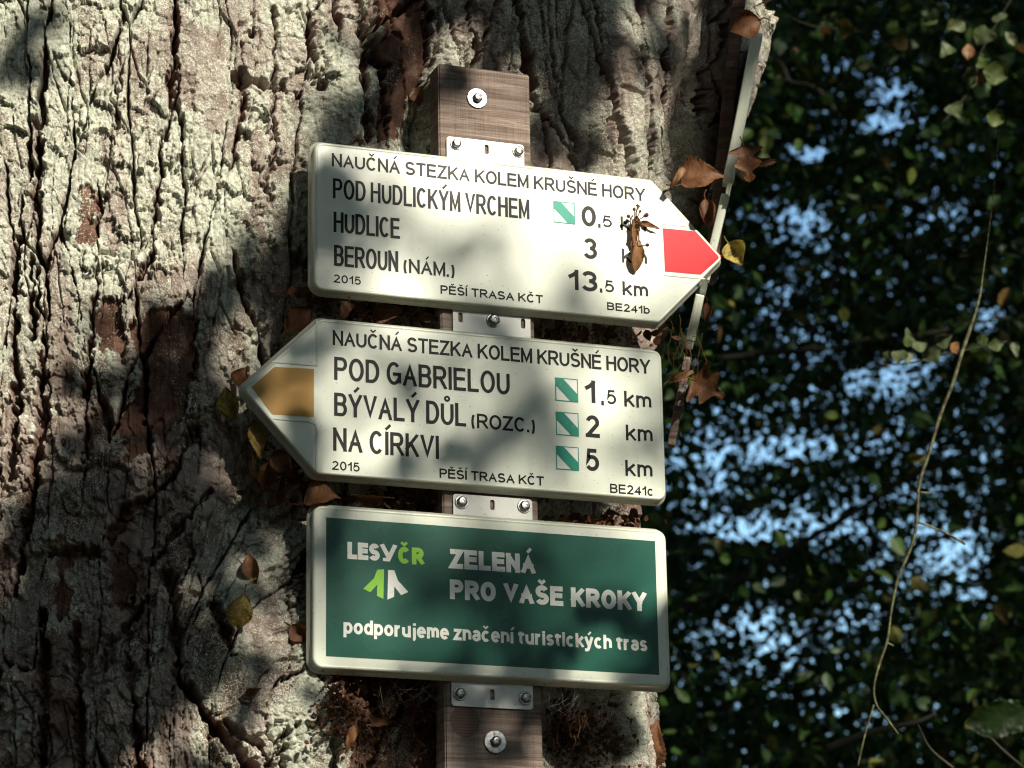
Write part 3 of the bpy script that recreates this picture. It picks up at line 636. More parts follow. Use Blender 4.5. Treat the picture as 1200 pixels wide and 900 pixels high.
# ================================================================== sign panels
def round_poly(pts, radii, n=6):
    out = []; m_ = len(pts)
    for i in range(m_):
        p = np.array(pts[i]); a = np.array(pts[i - 1]) - p; b_ = np.array(pts[(i + 1) % m_]) - p
        la, lb = np.linalg.norm(a), np.linalg.norm(b_); a, b_ = a / la, b_ / lb; r = radii[i]
        ang = math.acos(max(-1, min(1, a @ b_))); t_ = r / math.tan(ang / 2); s0 = p + a * t_; s1 = p + b_ * t_
        c = p + (a + b_) / np.linalg.norm(a + b_) * r / math.sin(ang / 2)
        t0 = math.atan2(*(s0 - c)[::-1]); t1 = math.atan2(*(s1 - c)[::-1]); dt = (t1 - t0 + math.pi) % (2 * math.pi) - math.pi
        for k in range(n + 1): out.append(c + r * np.array([math.cos(t0 + dt * k / n), math.sin(t0 + dt * k / n)]))
    return np.array(out)
def offset(poly, d):                                   # outward, polygon counter-clockwise
    n_ = len(poly); o = []
    for i in range(n_):
        d0 = poly[i] - poly[i - 1]; d1 = poly[(i + 1) % n_] - poly[i]
        d0 = d0 / (np.linalg.norm(d0) + 1e-12); d1 = d1 / (np.linalg.norm(d1) + 1e-12)
        n0 = np.array([d0[1], -d0[0]]); n1 = np.array([d1[1], -d1[0]]); mi = n0 + n1; mi /= np.linalg.norm(mi)
        o.append(poly[i] + mi * d / max(mi @ n0, .5))
    return np.array(o)
def ring_solid(poly, rings):
    V, F = [], []; n_ = len(poly)
    for d, y in rings: V += [(p[0], y, p[1]) for p in offset(poly, d)]
    for r in range(len(rings) - 1):
        for i in range(n_): F.append((r * n_ + i, (r + 1) * n_ + i, (r + 1) * n_ + (i + 1) % n_, r * n_ + (i + 1) % n_))
    F.append(tuple(range(n_)))
    return V, F
def sign_outline(pts, radii):
    return round_poly([tuple(p) for p in offset(np.array(pts, float), -.0088)], [max(r - .005, .003) for r in radii])
def panel(poly, root):
    # poly is the outermost silhouette; face plane y=0, rolled edge, flared flange behind
    f = poly
    V, F = ring_solid(f, [(0, .0), (.0010, -.0007), (.0026, -.0007), (.0039, .0006), (.0044, .0035)])
    pn = under(raw("panel", V, F, M_white, None, True), root)
    pn.data.polygons[len(F) - 1].use_smooth = False
    V, F = ring_solid(f, [(.0045, .0036), (.0050, .007), (.0058, .0095), (.0085, .0112), (.0085, .0120), (.004, .0114)])
    F = F[:-1]
    under(raw("flange", V, F, M_flange, None, True), root)
def strip_rib(pts, w, hgt, name, material, root):
    parts = []
    P3 = [(p[0], -.0002, p[1]) for p in pts]
    for k in range(len(pts) - 1):
        a, b_ = np.array(pts[k]), np.array(pts[k + 1]); d = (b_ - a) / np.linalg.norm(b_ - a); n_ = np.array([-d[1], d[0]])
        V, F = [], []
        for p in (a, b_):
            for o_, hh in ((-1, 0.0003), (-.55, -hgt * .8), (0, -hgt), (.55, -hgt * .8), (1, 0.0003)):
                q = p + n_ * w * o_; V.append((q[0], hh - .00003 * k, q[1]))
        F = [(i, i + 1, i + 6, i + 5) for i in range(4)]; parts.append((V, F))
    V, F = merge(parts); return under(raw(name, V, F, material, None, True), root)
def flat(pts, y, name, material, root):
    V = [(p[0], y, p[1]) for p in pts]
    return under(raw(name, V, [tuple(range(len(V)))], material), root)
def P2(x, y, Y=0): p = un(x, y, Y); return (p[0], p[2])
def lettering(parts, material, root):
    for V, F in parts: o = under(raw("lettering", V, F, material), root)
    return o
def trail_mark(x, y, root, size=.0275):
    p = P2(x, y); x0, z1 = p; s_ = size; z0 = z1 - s_; x1 = x0 + s_
    o = flat([(x0, z0), (x1, z0), (x1, z1), (x0, z1)], -.0003, "trail_mark", M_white2, root)
    w = .0011; V, F = [], []
    for k, q in enumerate([[(x0, z0), (x1, z0), (x1, z0 + w), (x0, z0 + w)], [(x0, z1 - w), (x1, z1 - w), (x1, z1), (x0, z1)], [(x0, z0 + w), (x0 + w, z0 + w), (x0 + w, z1 - w), (x0, z1 - w)], [(x1 - w, z0 + w), (x1, z0 + w), (x1, z1 - w), (x1 - w, z1 - w)]]):
        b_ = len(V); V += [(a, -.00055, c) for a, c in q]; F.append((b_, b_ + 1, b_ + 2, b_ + 3))
    c = .36 * s_
    q = [(x0 + w, z1 - w), (x0 + w, z1 - c), (x1 - c, z0 + w), (x1 - w, z0 + w), (x1 - w, z0 + c), (x0 + c, z1 - w)]
    b_ = len(V); V += [(a, -.0007, d) for a, d in q]; F.append(tuple(range(b_, b_ + 6)))
    s = raw("green_band", V, F, M_teal); s.parent = o
def hexbolt(x, y, Y, r, root, washer=0.0, name="bolt", out=.006):
    """domed hex head on an optional washer, axis towards -y"""
    c = un(x, y, Y); V, F = [], []
    def ring(rr, yy, n_=18, hexa=False):
        b_ = len(V)
        for k in range(n_):
            a = 2 * math.pi * k / n_ + .3
            q = rr / math.cos((a - .3 + math.pi / 6) % (math.pi / 3) - math.pi / 6) * .9 if hexa else rr
            V.append((c[0] + q * math.cos(a), yy, c[2] + q * math.sin(a)))
        return b_
    def bridge(a, b_, n_=18):
        for k in range(n_): F.append((a + k, a + (k + 1) % n_, b_ + (k + 1) % n_, b_ + k))
    rs = [ring(r, Y + .0005, hexa=True), ring(r, Y - out * .62, hexa=True), ring(r * .88, Y - out * .8), ring(r * .62, Y - out), ring(r * .3, Y - out * 1.05), ring(r * .26, Y - out * .9)]
    for a, b_ in zip(rs, rs[1:]): bridge(a, b_)
    F.append(tuple(range(rs[-1], rs[-1] + 18)))
    o = under(raw(name, V, F, M_steel, None, False), root)
    if washer:
        V, F = [], []
        rs = [ring(washer, Y + .0002), ring(washer, Y - .0012), ring(washer * .93, Y - .0018), ring(washer * .3, Y - .0019)]
        for a, b_ in zip(rs, rs[1:]): bridge(a, b_)
        s = raw("washer", V, F, M_steel); s.parent = o
    return o
def tab(x0, z0, x1, z1, Y, slots, root, rad=.004):
    """mounting tab with slotted holes"""
    bm = bmesh.new(); outer = round_poly([(x0, z0), (x1, z0), (x1, z1), (x0, z1)], [rad] * 4, 4)
    loops = [outer]
    for sx, sz in slots: loops.append(round_poly([(sx - .0028, sz - .0062), (sx - .0028, sz + .0062), (sx + .0028, sz + .0062), (sx + .0028, sz - .0062)], [.0022] * 4, 3))
    ed = []; th = .002
    for lp in loops:
        vs = [bm.verts.new((p[0], Y, p[1])) for p in lp]; vb = [bm.verts.new((p[0], Y + th, p[1])) for p in lp]
        for i in range(len(vs)):
            j = (i + 1) % len(vs); ed.append(bm.edges.new((vs[i], vs[j]))); bm.faces.new((vs[j], vs[i], vb[i], vb[j]))
    bmesh.ops.triangle_fill(bm, use_beauty=True, use_dissolve=False, edges=ed, normal=(0, -1, 0))
    me = bpy.data.meshes.new("mounting_tab"); bm.to_mesh(me); bm.free(); me.materials.append(M_tab)
    o = bpy.data.objects.new("mounting_tab", me); COL.objects.link(o); return under(o, root)

YT, YP = .0135, .0165                     # depth of the tabs and of the post's front face
# --- upper sign: arrow to the right, red tip
s1 = empty("trail_sign", (0, .016, 2.738), "cream arrow sign pointing right with a red tip, topmost on the post", "sign", "trail signs on the post")
panel(sign_outline([(-.2455, 2.7390), (.1915, 2.7390), (.2835, 2.835), (.1875, 2.9315), (-.2455, 2.9315)], [.012, .010, .006, .010, .012]), s1)
lettering([px_text("NAUČNÁ STEZKA KOLEM KRUŠNÉ HORY", 388.7, 195, 756, 16.4, 2.3), px_text("POD HUDLICKÝM VRCHEM", 390, 232.3, 620.5, 24.4, 2.8, sp=.36), px_text("HUDLICE", 390.8, 272, 468.6, 24.8, 3.0, sp=.36),
           px_text("BEROUN", 391.3, 311.3, 466.7, 25, 3.0, sp=.36), px_text("(NÁM.)", 472.8, 319.3, 532.7, 17, 2.4), px_text("2015", 390.8, 331, 423, 9.8, 1.45), px_text("PĚŠÍ TRASA KČT", 516.2, 344.2, 636.2, 10.4, 1.7),
           px_text("0", 681.7, 264.6, 698.6, 25.5, 4.1), px_text(",", 701, 265, 704.2, 15, 2.6), px_text("5", 706.2, 265.8, 717.4, 14.6, 2.05), px_text("km", 727.5, 269.8, 757, 17.5, 2.6),
           px_text("3", 684, 302.6, 700, 25.5, 3.9), px_text("km", 729, 307.7, 758.4, 17.5, 2.6), px_text("13", 666.5, 339, 700.5, 24.8, 4.0), px_text(",", 703, 341, 706.2, 15, 2.6), px_text("5", 709, 342, 719.8, 14.6, 2.05), px_text("km", 729.7, 345.8, 759.6, 17.2, 2.6),
           px_text("BE241b", 711.5, 363.2, 761.5, 9.6, 1.5)], M_black, s1)
trail_mark(648.3, 235.3, s1)
flat([P2(776.7, 267.5), P2(779.2, 318.2), P2(821, 322), P2(845.5, 300), P2(816.2, 271.2)], -.0004, "red_tip", M_red, s1)
strip_rib([P2(778, 322.5), P2(826, 327)], .0014, .0010, "pressed_rib", M_white, s1)
strip_rib([P2(776, 262.5), P2(812, 266)], .0012, .0008, "pressed_rib", M_white, s1)
tl, br_ = P2(523.5, 159.5, YT), P2(614, 175, YT); tab(tl[0], 2.915, br_[0], tl[1], YT, [P2(570.3, 175, YT)], s1)
for x, y in ((534.3, 168.8), (607.3, 177.7)): hexbolt(x, y, YT, .0062, s1, .0075)
# --- middle sign: arrow to the left, yellow tip
s2 = empty("trail_sign", (0, .016, 2.5165), "cream arrow sign pointing left with a yellow tip and three green trail marks", "sign", "trail signs on the post")
panel(sign_outline([(-.2395, 2.5180), (.1955, 2.5180), (.1955, 2.713), (-.235, 2.713), (-.3315, 2.617)], [.010, .012, .012, .010, .008]), s2)
lettering([px_text("NAUČNÁ STEZKA KOLEM KRUŠNÉ HORY", 389.8, 404.4, 762, 17.6, 2.5), px_text("POD GABRIELOU", 391.5, 445, 597.5, 27, 3.4, sp=.35), px_text("BÝVALÝ DŮL", 391.5, 487.2, 546.3, 27, 3.4, sp=.35), px_text("(ROZC.)", 552.3, 501.3, 627, 17.3, 2.5),
           px_text("NA CÍRKVI", 390.3, 528.2, 514.5, 27, 3.4, sp=.35), px_text("2015", 389, 550.5, 421.6, 10.4, 1.5), px_text("PĚŠÍ TRASA KČT", 515, 560, 637.5, 11, 1.8),
           px_text("1", 686, 471.5, 697.8, 27, 4.1), px_text(",", 704.6, 473, 708, 16, 2.8), px_text("5", 711.2, 473.3, 722.3, 17, 2.2), px_text("km", 731.7, 476.4, 763.5, 19, 2.7), px_text("2", 686.4, 512, 703, 26.4, 4.0), px_text("km", 733.6, 516, 765, 18.9, 2.7),
           px_text("5", 686.4, 551.4, 702.6, 26.4, 4.0), px_text("km", 733, 557.6, 764.8, 19, 2.7), px_text("BE241c", 715, 577.6, 766, 11, 1.6)], M_black, s2)
for x, y in ((650.3, 442.3), (651, 482.2), (651.1, 522.3)): trail_mark(x, y, s2, .0286)
flat([P2(367.8, 432.4), P2(321.5, 430), P2(294.5, 454), P2(319, 485.6), P2(367.8, 488.9)], -.0004, "yellow_tip", M_yellow, s2)
strip_rib([P2(371, 375), P2(371, 427.5)], .0013, .0011, "pressed_rib", M_white, s2)
strip_rib([P2(372, 428.5), P2(318, 424)], .0016, .0011, "pressed_rib", M_white, s2)
strip_rib([P2(317, 490.5), P2(360, 494), P2(369.5, 497), P2(371, 506), P2(370.5, 551)], .0015, .0011, "pressed_rib", M_white, s2)
tl, br_ = P2(530.7, 359.6, YT), P2(621.7, 384, YT); tab(tl[0], 2.698, br_[0], tl[1], YT, [P2(539.7, 371.9, YT), P2(613, 379.2, YT)], s2)
hexbolt(577.7, 376, YT, .0074, s2, .0086, out=.0075)
# --- lower sign: dark green sponsor plate
s3 = empty("sponsor_sign", (0, .016, 2.293), "rectangular dark green sign with white border and white lettering, lowest on the post", "sign", "trail signs on the post")
panel(sign_outline([(-.246, 2.2945), (.1935, 2.2945), (.1935, 2.4905), (-.246, 2.4905)], [.012] * 4), s3)
a_, b_ = P2(382.2, 606.4), P2(772.5, 791)
flat([(a_[0], b_[1]), (b_[0], b_[1]), (b_[0], a_[1]), (a_[0], a_[1])], -.0002, "green_panel", M_green, s3)
lettering([px_text("LES", 407, 654.9, 445, 19.3, 4.6, sp=.56), px_text("ZELENÁ", 527, 666, 627.5, 22.2, 5.0, sp=.48), px_text("PRO VAŠE KROKY", 527.2, 702, 757.8, 22.4, 5.0, sp=.48, space=.5), px_text("podporujeme značení turistických tras", 402.4, 742.5, 759, 16.2, 3.0, sp=.37, space=.34),
           px_text("¥", 446, 657.4, 464.8, 19.8, 4.6)], M_white2, s3)
lettering([px_text("ČR", 466.4, 660.3, 496.8, 19.3, 4.6, sp=.56)], M_lime, s3)["label"] = "lime green lettering"
def logo(pts, name, mtl):
    V = [(*P2(350 + x / 3.6, 570 + y / 3.6), 0) for x, y in pts]; V = [(a, -.0004, c) for a, c, _ in V]
    o = raw(name, V, [(0, 1, 2, 3), (0, 3, 4, 7), (4, 5, 6, 7)], mtl); return under(o, s3)
logo([(360, 350), (357, 475), (330, 462), (331, 414), (302, 447), (272, 432), (317, 388), (332, 351)][0:1] + [(357, 475), (330, 462), (331, 414), (302, 447), (272, 432), (317, 388), (332, 351)], "logo_wing", M_lime)
logo([(377, 353), (374, 478), (402, 466), (403, 422), (432, 459), (462, 446), (418, 397), (403, 354)], "logo_wing", M_white2)
a_, b_ = P2(531, 577, YT), P2(624, 607, YT); tab(a_[0], 2.478, b_[0], 2.5155, YT, [P2(577, 591.7, YT)], s3)
a_, b_ = P2(529.5, 827, YT), P2(624.8, 830, YT); tab(a_[0], a_[1], b_[0], 2.306, YT, [P2(577, 814, YT)], s3)
for x, y in ((540.7, 588.5), (614, 593.5), (538.5, 813), (615.5, 818.2)): hexbolt(x, y, YT, .0066, s3, .0082)

# ================================================================== post
post = empty("wooden_post", (-.028, .035, 2.0), "weathered square wooden post behind the three signs, bolted to the trunk", "post")
def plank(name, x0, x1, y0, y1, z0, z1, material, root, nz=60):
    bm = bmesh.new(); bmesh.ops.create_cube(bm, size=1)
    for v in bm.verts: v.co = Vector((x0 if v.co.x < 0 else x1, y0 if v.co.y < 0 else y1, z0 if v.co.z < 0 else z1))
    bmesh.ops.bevel(bm, geom=list(bm.edges), offset=.0018, segments=2, affect='EDGES')
    me = bpy.data.meshes.new(name); bm.to_mesh(me); bm.free(); me.materials.append(material)
    o = bpy.data.objects.new(name, me); COL.objects.link(o); return under(o, root)
plank("timber", -.0815, .0355, YP, YP + .034, 1.95, 3.0535, M_wood, post)
c = un(545, 845, YP); V_, F_ = [], []
for k in range(28):
    q = 2 * math.pi * k / 28; V_.append((c[0] + .0175 * math.cos(q), YP - .0004, c[2] + .0185 * math.sin(q)))
under(raw("knot", V_, [tuple(range(28))], M_knot), post)
hexbolt(558.8, 115.5, YP, .0064, post, .0132, out=.0075); hexbolt(580, 869.5, YP, .0066, post, .0138, out=.007)

# ================================================================== second set of signs, edge-on, on the trunk's right flank
fw = np.array([RC[0, 1], RC[1, 1], 0]); fw /= np.linalg.norm(fw)
def edge_plate(x0, y0, x1, y1, wpx, dist, depth, label, name="trail_sign", material=None):
    a, b_ = at(x0, y0, dist), at(x1, y1, dist); up_ = (a - b_) / np.linalg.norm(a - b_)
    rt = np.cross(fw, up_); rt /= np.linalg.norm(rt); dp = (a + b_) / 2 - CAM; dp = dp - up_ * (dp @ up_); dp /= np.linalg.norm(dp); rt = np.cross(dp, up_); dp = dp + rt * .004
    h_ = np.linalg.norm(a - b_); w = 1.2 * wpx * dist / 3500.
    root = empty(name, b_, label, "sign" if "post" not in name else "post", "signs seen edge-on on the trunk's right side" if "post" not in name else None)
    # rolled outer edge then the long board running away from us
    prof = [(-.5, .004), (-.42, .0008), (-.2, 0), (.2, 0), (.42, .0008), (.5, .004), (.5, .016), (.28, .018)]
    V, F = [], []
    back = [(-.5, depth), (-.34, depth)]
    pts = prof + [(.28, depth), (-.5, depth)]
    for zz in (0, .03, .97, 1):
        for sx, sy in pts:
            inset = .004 if zz in (0, 1) else 0
            p = b_ + up_ * h_ * zz + rt * w * sx * (1 - inset * 20) + dp * (sy + inset); V.append(p)
    n_ = len(pts)
    for r in range(3):
        for k in range(n_): F.append((r * n_ + k, r * n_ + (k + 1) % n_, (r + 1) * n_ + (k + 1) % n_, (r + 1) * n_ + k))
    F.append(tuple(range(n_))[::-1]); F.append(tuple(range(3 * n_, 4 * n_)))
    return under(raw("panel" if "post" not in name else "timber", V, F, material or M_flange, None, False), root), root
edge_plate(888, 38, 853, 214, 11, 3.74, .42, "narrow white edge of a tall sign at the top right of the trunk", material=M_white)
edge_plate(850.5, 227, 826, 330, 8.5, 3.73, .42, "white sign edge showing just above the red arrow tip", material=M_white)
edge_plate(820.5, 345, 809, 400, 9, 3.72, .42, "white sign edge showing just below the red arrow tip", material=M_white)
pl, pr_ = edge_plate(806, 418, 786, 524, 8, 3.72, .42, "brown rotten board edge with two bolts right of the middle sign", name="wooden_board", material=M_wood)
pr_["category"] = "board"; del pr_["group"]
for x, y in ((802.5, 453), (797.5, 473)):
    c = at(x, y, 3.712); q = []
    for k in range(8): q.append(c + RC[:, 0] * .0042 * math.cos(k * math.pi / 4) + RC[:, 2] * .0045 * math.sin(k * math.pi / 4))
    V_ = q + [p - RC[:, 1] * .004 for p in q]
    F_ = [tuple(range(8, 16))] + [(k, (k + 1) % 8, 8 + (k + 1) % 8, 8 + k) for k in range(8)]
    under(raw("bolt", V_, F_, M_steel), pr_)
pb, pr2 = edge_plate(872, -60, 832, 330, 13, 3.82, .10, "reddish brown side post carrying the edge-on signs", name="wooden_post", material=M_dwood)

# ================================================================== dried leaves
CR, CF, CU = RC[:, 0], RC[:, 1], RC[:, 2]
OUT = {'heart': lambda q: (.52 * math.sin(math.pi * q ** .62) ** .8), 'lance': lambda q: .24 * math.sin(math.pi * q ** .8), 'bract': lambda q: .17 * math.sin(math.pi * q ** .9) ** .6, 'ovate': lambda q: .40 * math.sin(math.pi * q ** .72),
       'maple': lambda q: (.50 * math.sin(math.pi * q ** .65) ** .9) * (1 + .38 * math.sin(q * 15.))}
def dry_leaf(x, y, L, ang, shape, tint, label, dist=None, Y=None, on=None, curl=.6, roll=.5, tilt=(0, 0), stalk=.3, name="dried_leaf", cat="leaf", group="dried leaves caught on trunk and signs", material=None, seed=None):
    """L in picture points; ang = direction of the tip, degrees anticlockwise from the picture's right"""
    r_ = random.Random(seed if seed is not None else int(x * 7 + y * 13))
    if on: p, nn = hit(x, y); c = p + (CAM - p) / np.linalg.norm(CAM - p) * on
    elif Y is not None: c = un(x, y, Y)
    else: c = at(x, y, dist)
    sc = np.dot(c - CAM, CF) / FPX; l = L * sc
    a = math.radians(ang); d = CR * math.cos(a) + CU * math.sin(a); nrm = -CF
    tx, ty = map(math.radians, tilt)
    d = d * math.cos(tx) + nrm * math.sin(tx); rt = np.cross(d, nrm); rt /= np.linalg.norm(rt); nrm = np.cross(rt, d)
    rt, nrm = rt * math.cos(ty) + nrm * math.sin(ty), nrm * math.cos(ty) - rt * math.sin(ty)
    NU, NV = 36, 16; V, F, T = [], [], []
    for i in range(NU + 1):
        q = i / NU; w = max(OUT[shape](min(max(q, .002), .998)), .004)
        bend = curl * (q - .5); sy = math.sin(bend * 1.0) if curl else q - .5
        yy = (math.sin(curl * (q - .5)) / curl) if abs(curl) > .01 else q - .5; zz = -(1 - math.cos(curl * (q - .5))) / curl if abs(curl) > .01 else 0
        for j in range(NV + 1):
            s_ = j / NV * 2 - 1; ww = w * (1 + .05 * math.sin(i * 2.3 + (3 if s_ < 0 else 0)) * abs(s_))
            ra = roll * s_ * (1 + .4 * math.sin(q * 4 + x)); 
            xx = ww * (math.sin(ra) / roll if abs(roll) > .01 else s_); z2 = ww * (1 - math.cos(ra)) / max(abs(roll), .01) * (1 if roll > 0 else -1)
            wv = .025 * math.sin(q * 14 + 3 * s_ + x) * abs(s_) + .02 * r_.uniform(-1, 1) * abs(s_) - .015 * (1 - abs(s_)) * (shape != 'bract')
            V.append(c + l * (d * yy + rt * xx + nrm * (zz + z2 + wv))); T.append(min(1, max(0, tint - .09 * (abs(s_) < .12) - .06 * (math.sin(26 * (q - .28 * abs(s_))) > .72) + .07 * r_.uniform(-1, 1) + .05 * math.sin(q * 9 + s_ * 4))))
    for i in range(NU):
        for j in range(NV): k = i * (NV + 1) + j; F.append((k, k + 1, k + NV + 2, k + NV + 1))
    root = empty(name, c, label, cat, group)
    o = under(raw("blade", V, F, material or M_dry, None, True), root); setattr_f(o, "tint", T)
    if stalk:
        b0 = c + l * (d * (math.sin(-curl * .5) / curl if abs(curl) > .01 else -.5) + nrm * (-(1 - math.cos(curl * .5)) / curl if abs(curl) > .01 else 0))
        p = [b0 + d * l * .06, b0 - d * l * stalk * .4 + rt * l * .03, b0 - d * l * stalk + rt * l * .10 * r_.uniform(-1, 1) - CU * l * .03]
        v_, f_ = tube_geo(smooth_path(p, 4), .0009, 6); so_ = under(raw("stalk", v_, f_, M_dry, None, True), root); setattr_f(so_, "tint", [tint * .8] * len(v_))
    return root
D = dry_leaf
D(282, 441, 26, 60, 'ovate', .22, "small rust-orange leaf tucked behind the left arrow's point", on=.02, roll=.9)
D(268, 474, 44, 100, 'ovate', .97, "yellow leaf hanging just left of the left arrow's point", on=.03, curl=.8, roll=1.1)
D(303, 517, 50, 275, 'lance', .84, "narrow yellow leaf hanging under the left arrow's point", Y=.03, curl=.9, roll=.8)
D(313, 560, 46, 250, 'ovate', .42, "crumpled tan leaf in the tangle below the left arrow's slanted edge", Y=.04, curl=1.6, roll=1.5)
D(332, 545, 38, 300, 'heart', .40, "curled light brown leaf against the left arrow's lower slanted edge", Y=.03, curl=1.5, roll=1.6)
D(322, 586, 34, 230, 'ovate', .30, "shrivelled orange-brown leaf at the bottom of the tangle below the left arrow", Y=.05, curl=1.8, roll=1.4)
D(341, 572, 28, 20, 'lance', .26, "thin brown leaf sliver beside the shrivelled tangle, nearest the dark green sign", Y=.03, curl=1.5, roll=1.0)
D(377, 583, 46, 8, 'ovate', .30, "reddish tan leaf lying on the top left corner of the dark green sign", Y=.012, curl=.8, roll=.7, tilt=(0, 50))
D(430, 584, 40, 175, 'ovate', .14, "dark brown leaf lying flat on the dark green sign's top edge", Y=.018, curl=.6, roll=.6, tilt=(0, 55))
D(405, 363, 22, 250, 'heart', .16, "small brown leaf stuck on the left arrow sign's top edge", Y=.008, curl=.8, roll=.6)
D(350, 374, 44, 40, 'ovate', .10, "dark red-brown leaf in shadow behind the left arrow's upper slope", Y=.035, curl=.9, roll=.8)
D(455, 366, 40, 10, 'ovate', .10, "dark brown leaf wedged in the slit between the two arrow signs, left of the tab", Y=.03, curl=.9, roll=.7)
D(500, 372, 34, 170, 'lance', .12, "thin dark leaf wedged in the slit between the arrow signs, touching the tab", Y=.03, curl=.9, roll=.7)
D(295, 668, 42, 285, 'lance', .40, "bright orange curled leaf on the bark left of the dark green sign", on=.014, curl=1.5, roll=1.0)
D(281, 718, 46, 255, 'ovate', .90, "olive-yellow leaf clinging to a bark fold left of the dark green sign", on=.014, curl=1.2, roll=.9)
D(297, 810, 22, 20, 'lance', .16, "tiny reddish leaf on the pale bark below the olive-yellow leaf", on=.006, curl=.8)
D(351, 742, 30, 320, 'ovate', .24, "rust-brown leaf pinched behind the dark green sign's left edge", Y=.02, curl=1.2, roll=1.0)
D(436, 845, 46, 350, 'lance', .42, "arched orange leaf hanging below the dark green sign", on=.03, curl=1.8, roll=.7)
D(411, 866, 36, 250, 'lance', .36, "thin orange leaf hanging near the arched one at the bottom edge", on=.03, curl=.9)
D(761, 872, 62, 68, 'ovate', .33, "large light brown pointed leaf at the bottom, right of the post", dist=3.6, curl=.9, roll=1.1)
D(718, 836, 36, 345, 'lance', .22, "slim brown leaf under the dark green sign's right half", dist=3.6, curl=.7)
D(489, 112, 24, 290, 'ovate', .36, "small orange leaf in the bark crevice left of the post's top", on=.008, curl=.9, roll=.9)
D(824, 207, 56, 10, 'ovate', .30, "curled orange-brown leaf lying above the right arrow's slanted edge", dist=3.66, curl=1.0, roll=.9, tilt=(0, 30))
D(794, 208, 34, 235, 'bract', .45, "tan leaf tail curling down onto the right arrow's upper slope", dist=3.62, curl=1.9, roll=.5, stalk=0)
D(876, 192, 44, 280, 'maple', .26, "pointed rusty leaf stuck to the tall sign edge at the upper right", dist=3.7, curl=.7, roll=.8)
D(895, 190, 34, 5, 'lance', .12, "dark red leaf tip pointing right beside the tall sign edge", dist=3.72, curl=.4, stalk=.2)
D(829, 250, 40, 275, 'ovate', .24, "rolled brown leaf just above the red arrow tip", dist=3.64, curl=1.7, roll=1.7)
D(862, 298, 34, 300, 'heart', .98, "yellow leaf hanging just beyond the red arrow tip", dist=3.8, curl=1.2, roll=1.2)
D(828, 366, 26, 265, 'ovate', .26, "small rolled rusty leaf below the red arrow tip", dist=3.68, curl=1.3, roll=1.8)
D(831, 455, 44, 330, 'maple', .30, "broad brown leaf right of the middle sign, beside two bolts", dist=3.70, curl=.7, roll=.6)
D(800, 440, 34, 20, 'bract', .38, "thin curled leaf strip at the right end of the middle sign", dist=3.60, curl=1.8)
D(873, 30, 40, 200, 'ovate', .20, "brown leaf on the trunk above the top of the tall sign edge", dist=3.66, curl=.7, roll=.9)
D(1172, 842, 84, 188, 'ovate', .0, "big dark green leaf at the lower right edge of the picture", dist=2.5, curl=.5, roll=.4, name="green_leaf", group="x", material=leafmat("big green leaf", [(0, (.012, .032, .005)), (1, (.03, .05, .01))], .3))
gl_ = bpy.data.objects["green_leaf"]; del gl_["group"]
v_, f_ = tube_geo(smooth_path([at(1212, 836, 2.5), at(1300, 800, 2.52), at(1480, 690, 2.55), at(1700, 430, 2.6)], 6), .0016, 6); under(raw("twig", v_, f_, M_twig, None, True), gl_)
# linden seed bracts stuck on the upper sign, over the "km"
def bract(x, y, label, ang, tint, seeds):
    root = D(x, y, 40, ang, 'bract', tint, label, Y=-.010, curl=.5, roll=.9, stalk=.35, name="seed_bract", cat="seed bract", group="dry seed bracts on the upper sign", tilt=(8, 10))
    parts = []
    for k in range(seeds):
        a = random.uniform(0, 6.28); rr = random.uniform(.004, .017); c = un(x, y, -.012) + CR * rr * math.cos(a) + CU * (rr * math.sin(a) + .022)
        parts.append(tube_geo([un(x, y, -.008) + CU * .012, c + CF * .002], .0006, 5))
        v_ = []; r0 = random.uniform(.0018, .0029)
        for i in range(5):
            th = math.pi * i / 4
            for j in range(6): v_.append(c + r0 * (CR * math.sin(th) * math.cos(j * 1.047) * random.uniform(.7, 1.2) + CU * math.cos(th) + CF * math.sin(th) * math.sin(j * 1.047)))
        f_ = [(i * 6 + j, i * 6 + (j + 1) % 6, (i + 1) * 6 + (j + 1) % 6, (i + 1) * 6 + j) for i in range(4) for j in range(6)]
        parts.append((v_, f_))
    V, F = merge(parts); o = under(raw("seeds", V, F, M_dry, None, False), root); setattr_f(o, "tint", [.22] * len(V))
bract(747, 300, "tan seed bract dangling over the second and third km", 262, .52, 2)
bract(744, 272, "dark dry seed cluster stuck over the first km on the upper sign", 262, .42, 8)
D(762, 264, 24, 340, 'bract', .34, "short tan wing sticking out right of the dark seed cluster", Y=-.006, curl=.5, roll=.8, name="seed_bract", cat="seed bract", group="dry seed bracts on the upper sign", stalk=.4)

# ------------------------------------------------------------------ debris packed between bark and signs
def debris(name, regions, n, s0, s1, tints, Y0, Y1, onbark=False):
    P = []
    for k in range(n):
        cx, cy, rx, ry = random.choice(regions); x, y = cx + random.gauss(0, .5) * rx, cy + random.gauss(0, .5) * ry
        if onbark: p, _ = hit(x, y); p = p - CF * random.uniform(0, .025)
        else: p = un(x, y, random.uniform(Y0, Y1))
        P.append(p)
    P = np.array(P); o = leaves(name, P, rng.uniform(s0, s1, n), M_dry, tint=rng.uniform(*tints, n)); o["kind"] = "stuff"; return o
debris("leaf_litter", [(455, 362, 80, 12), (690, 392, 90, 12), (460, 585, 80, 14), (700, 612, 60, 10), (380, 345, 50, 20), (330, 560, 40, 40)], 700, .004, .016, (0, .25), .03, .07)
debris("bark_debris", [(400, 815, 22, 28), (420, 850, 45, 36), (500, 840, 22, 50), (660, 850, 20, 50), (470, 800, 60, 14), (690, 870, 50, 40)], 2600, .0025, .007, (0, .16), 0, 0, True)
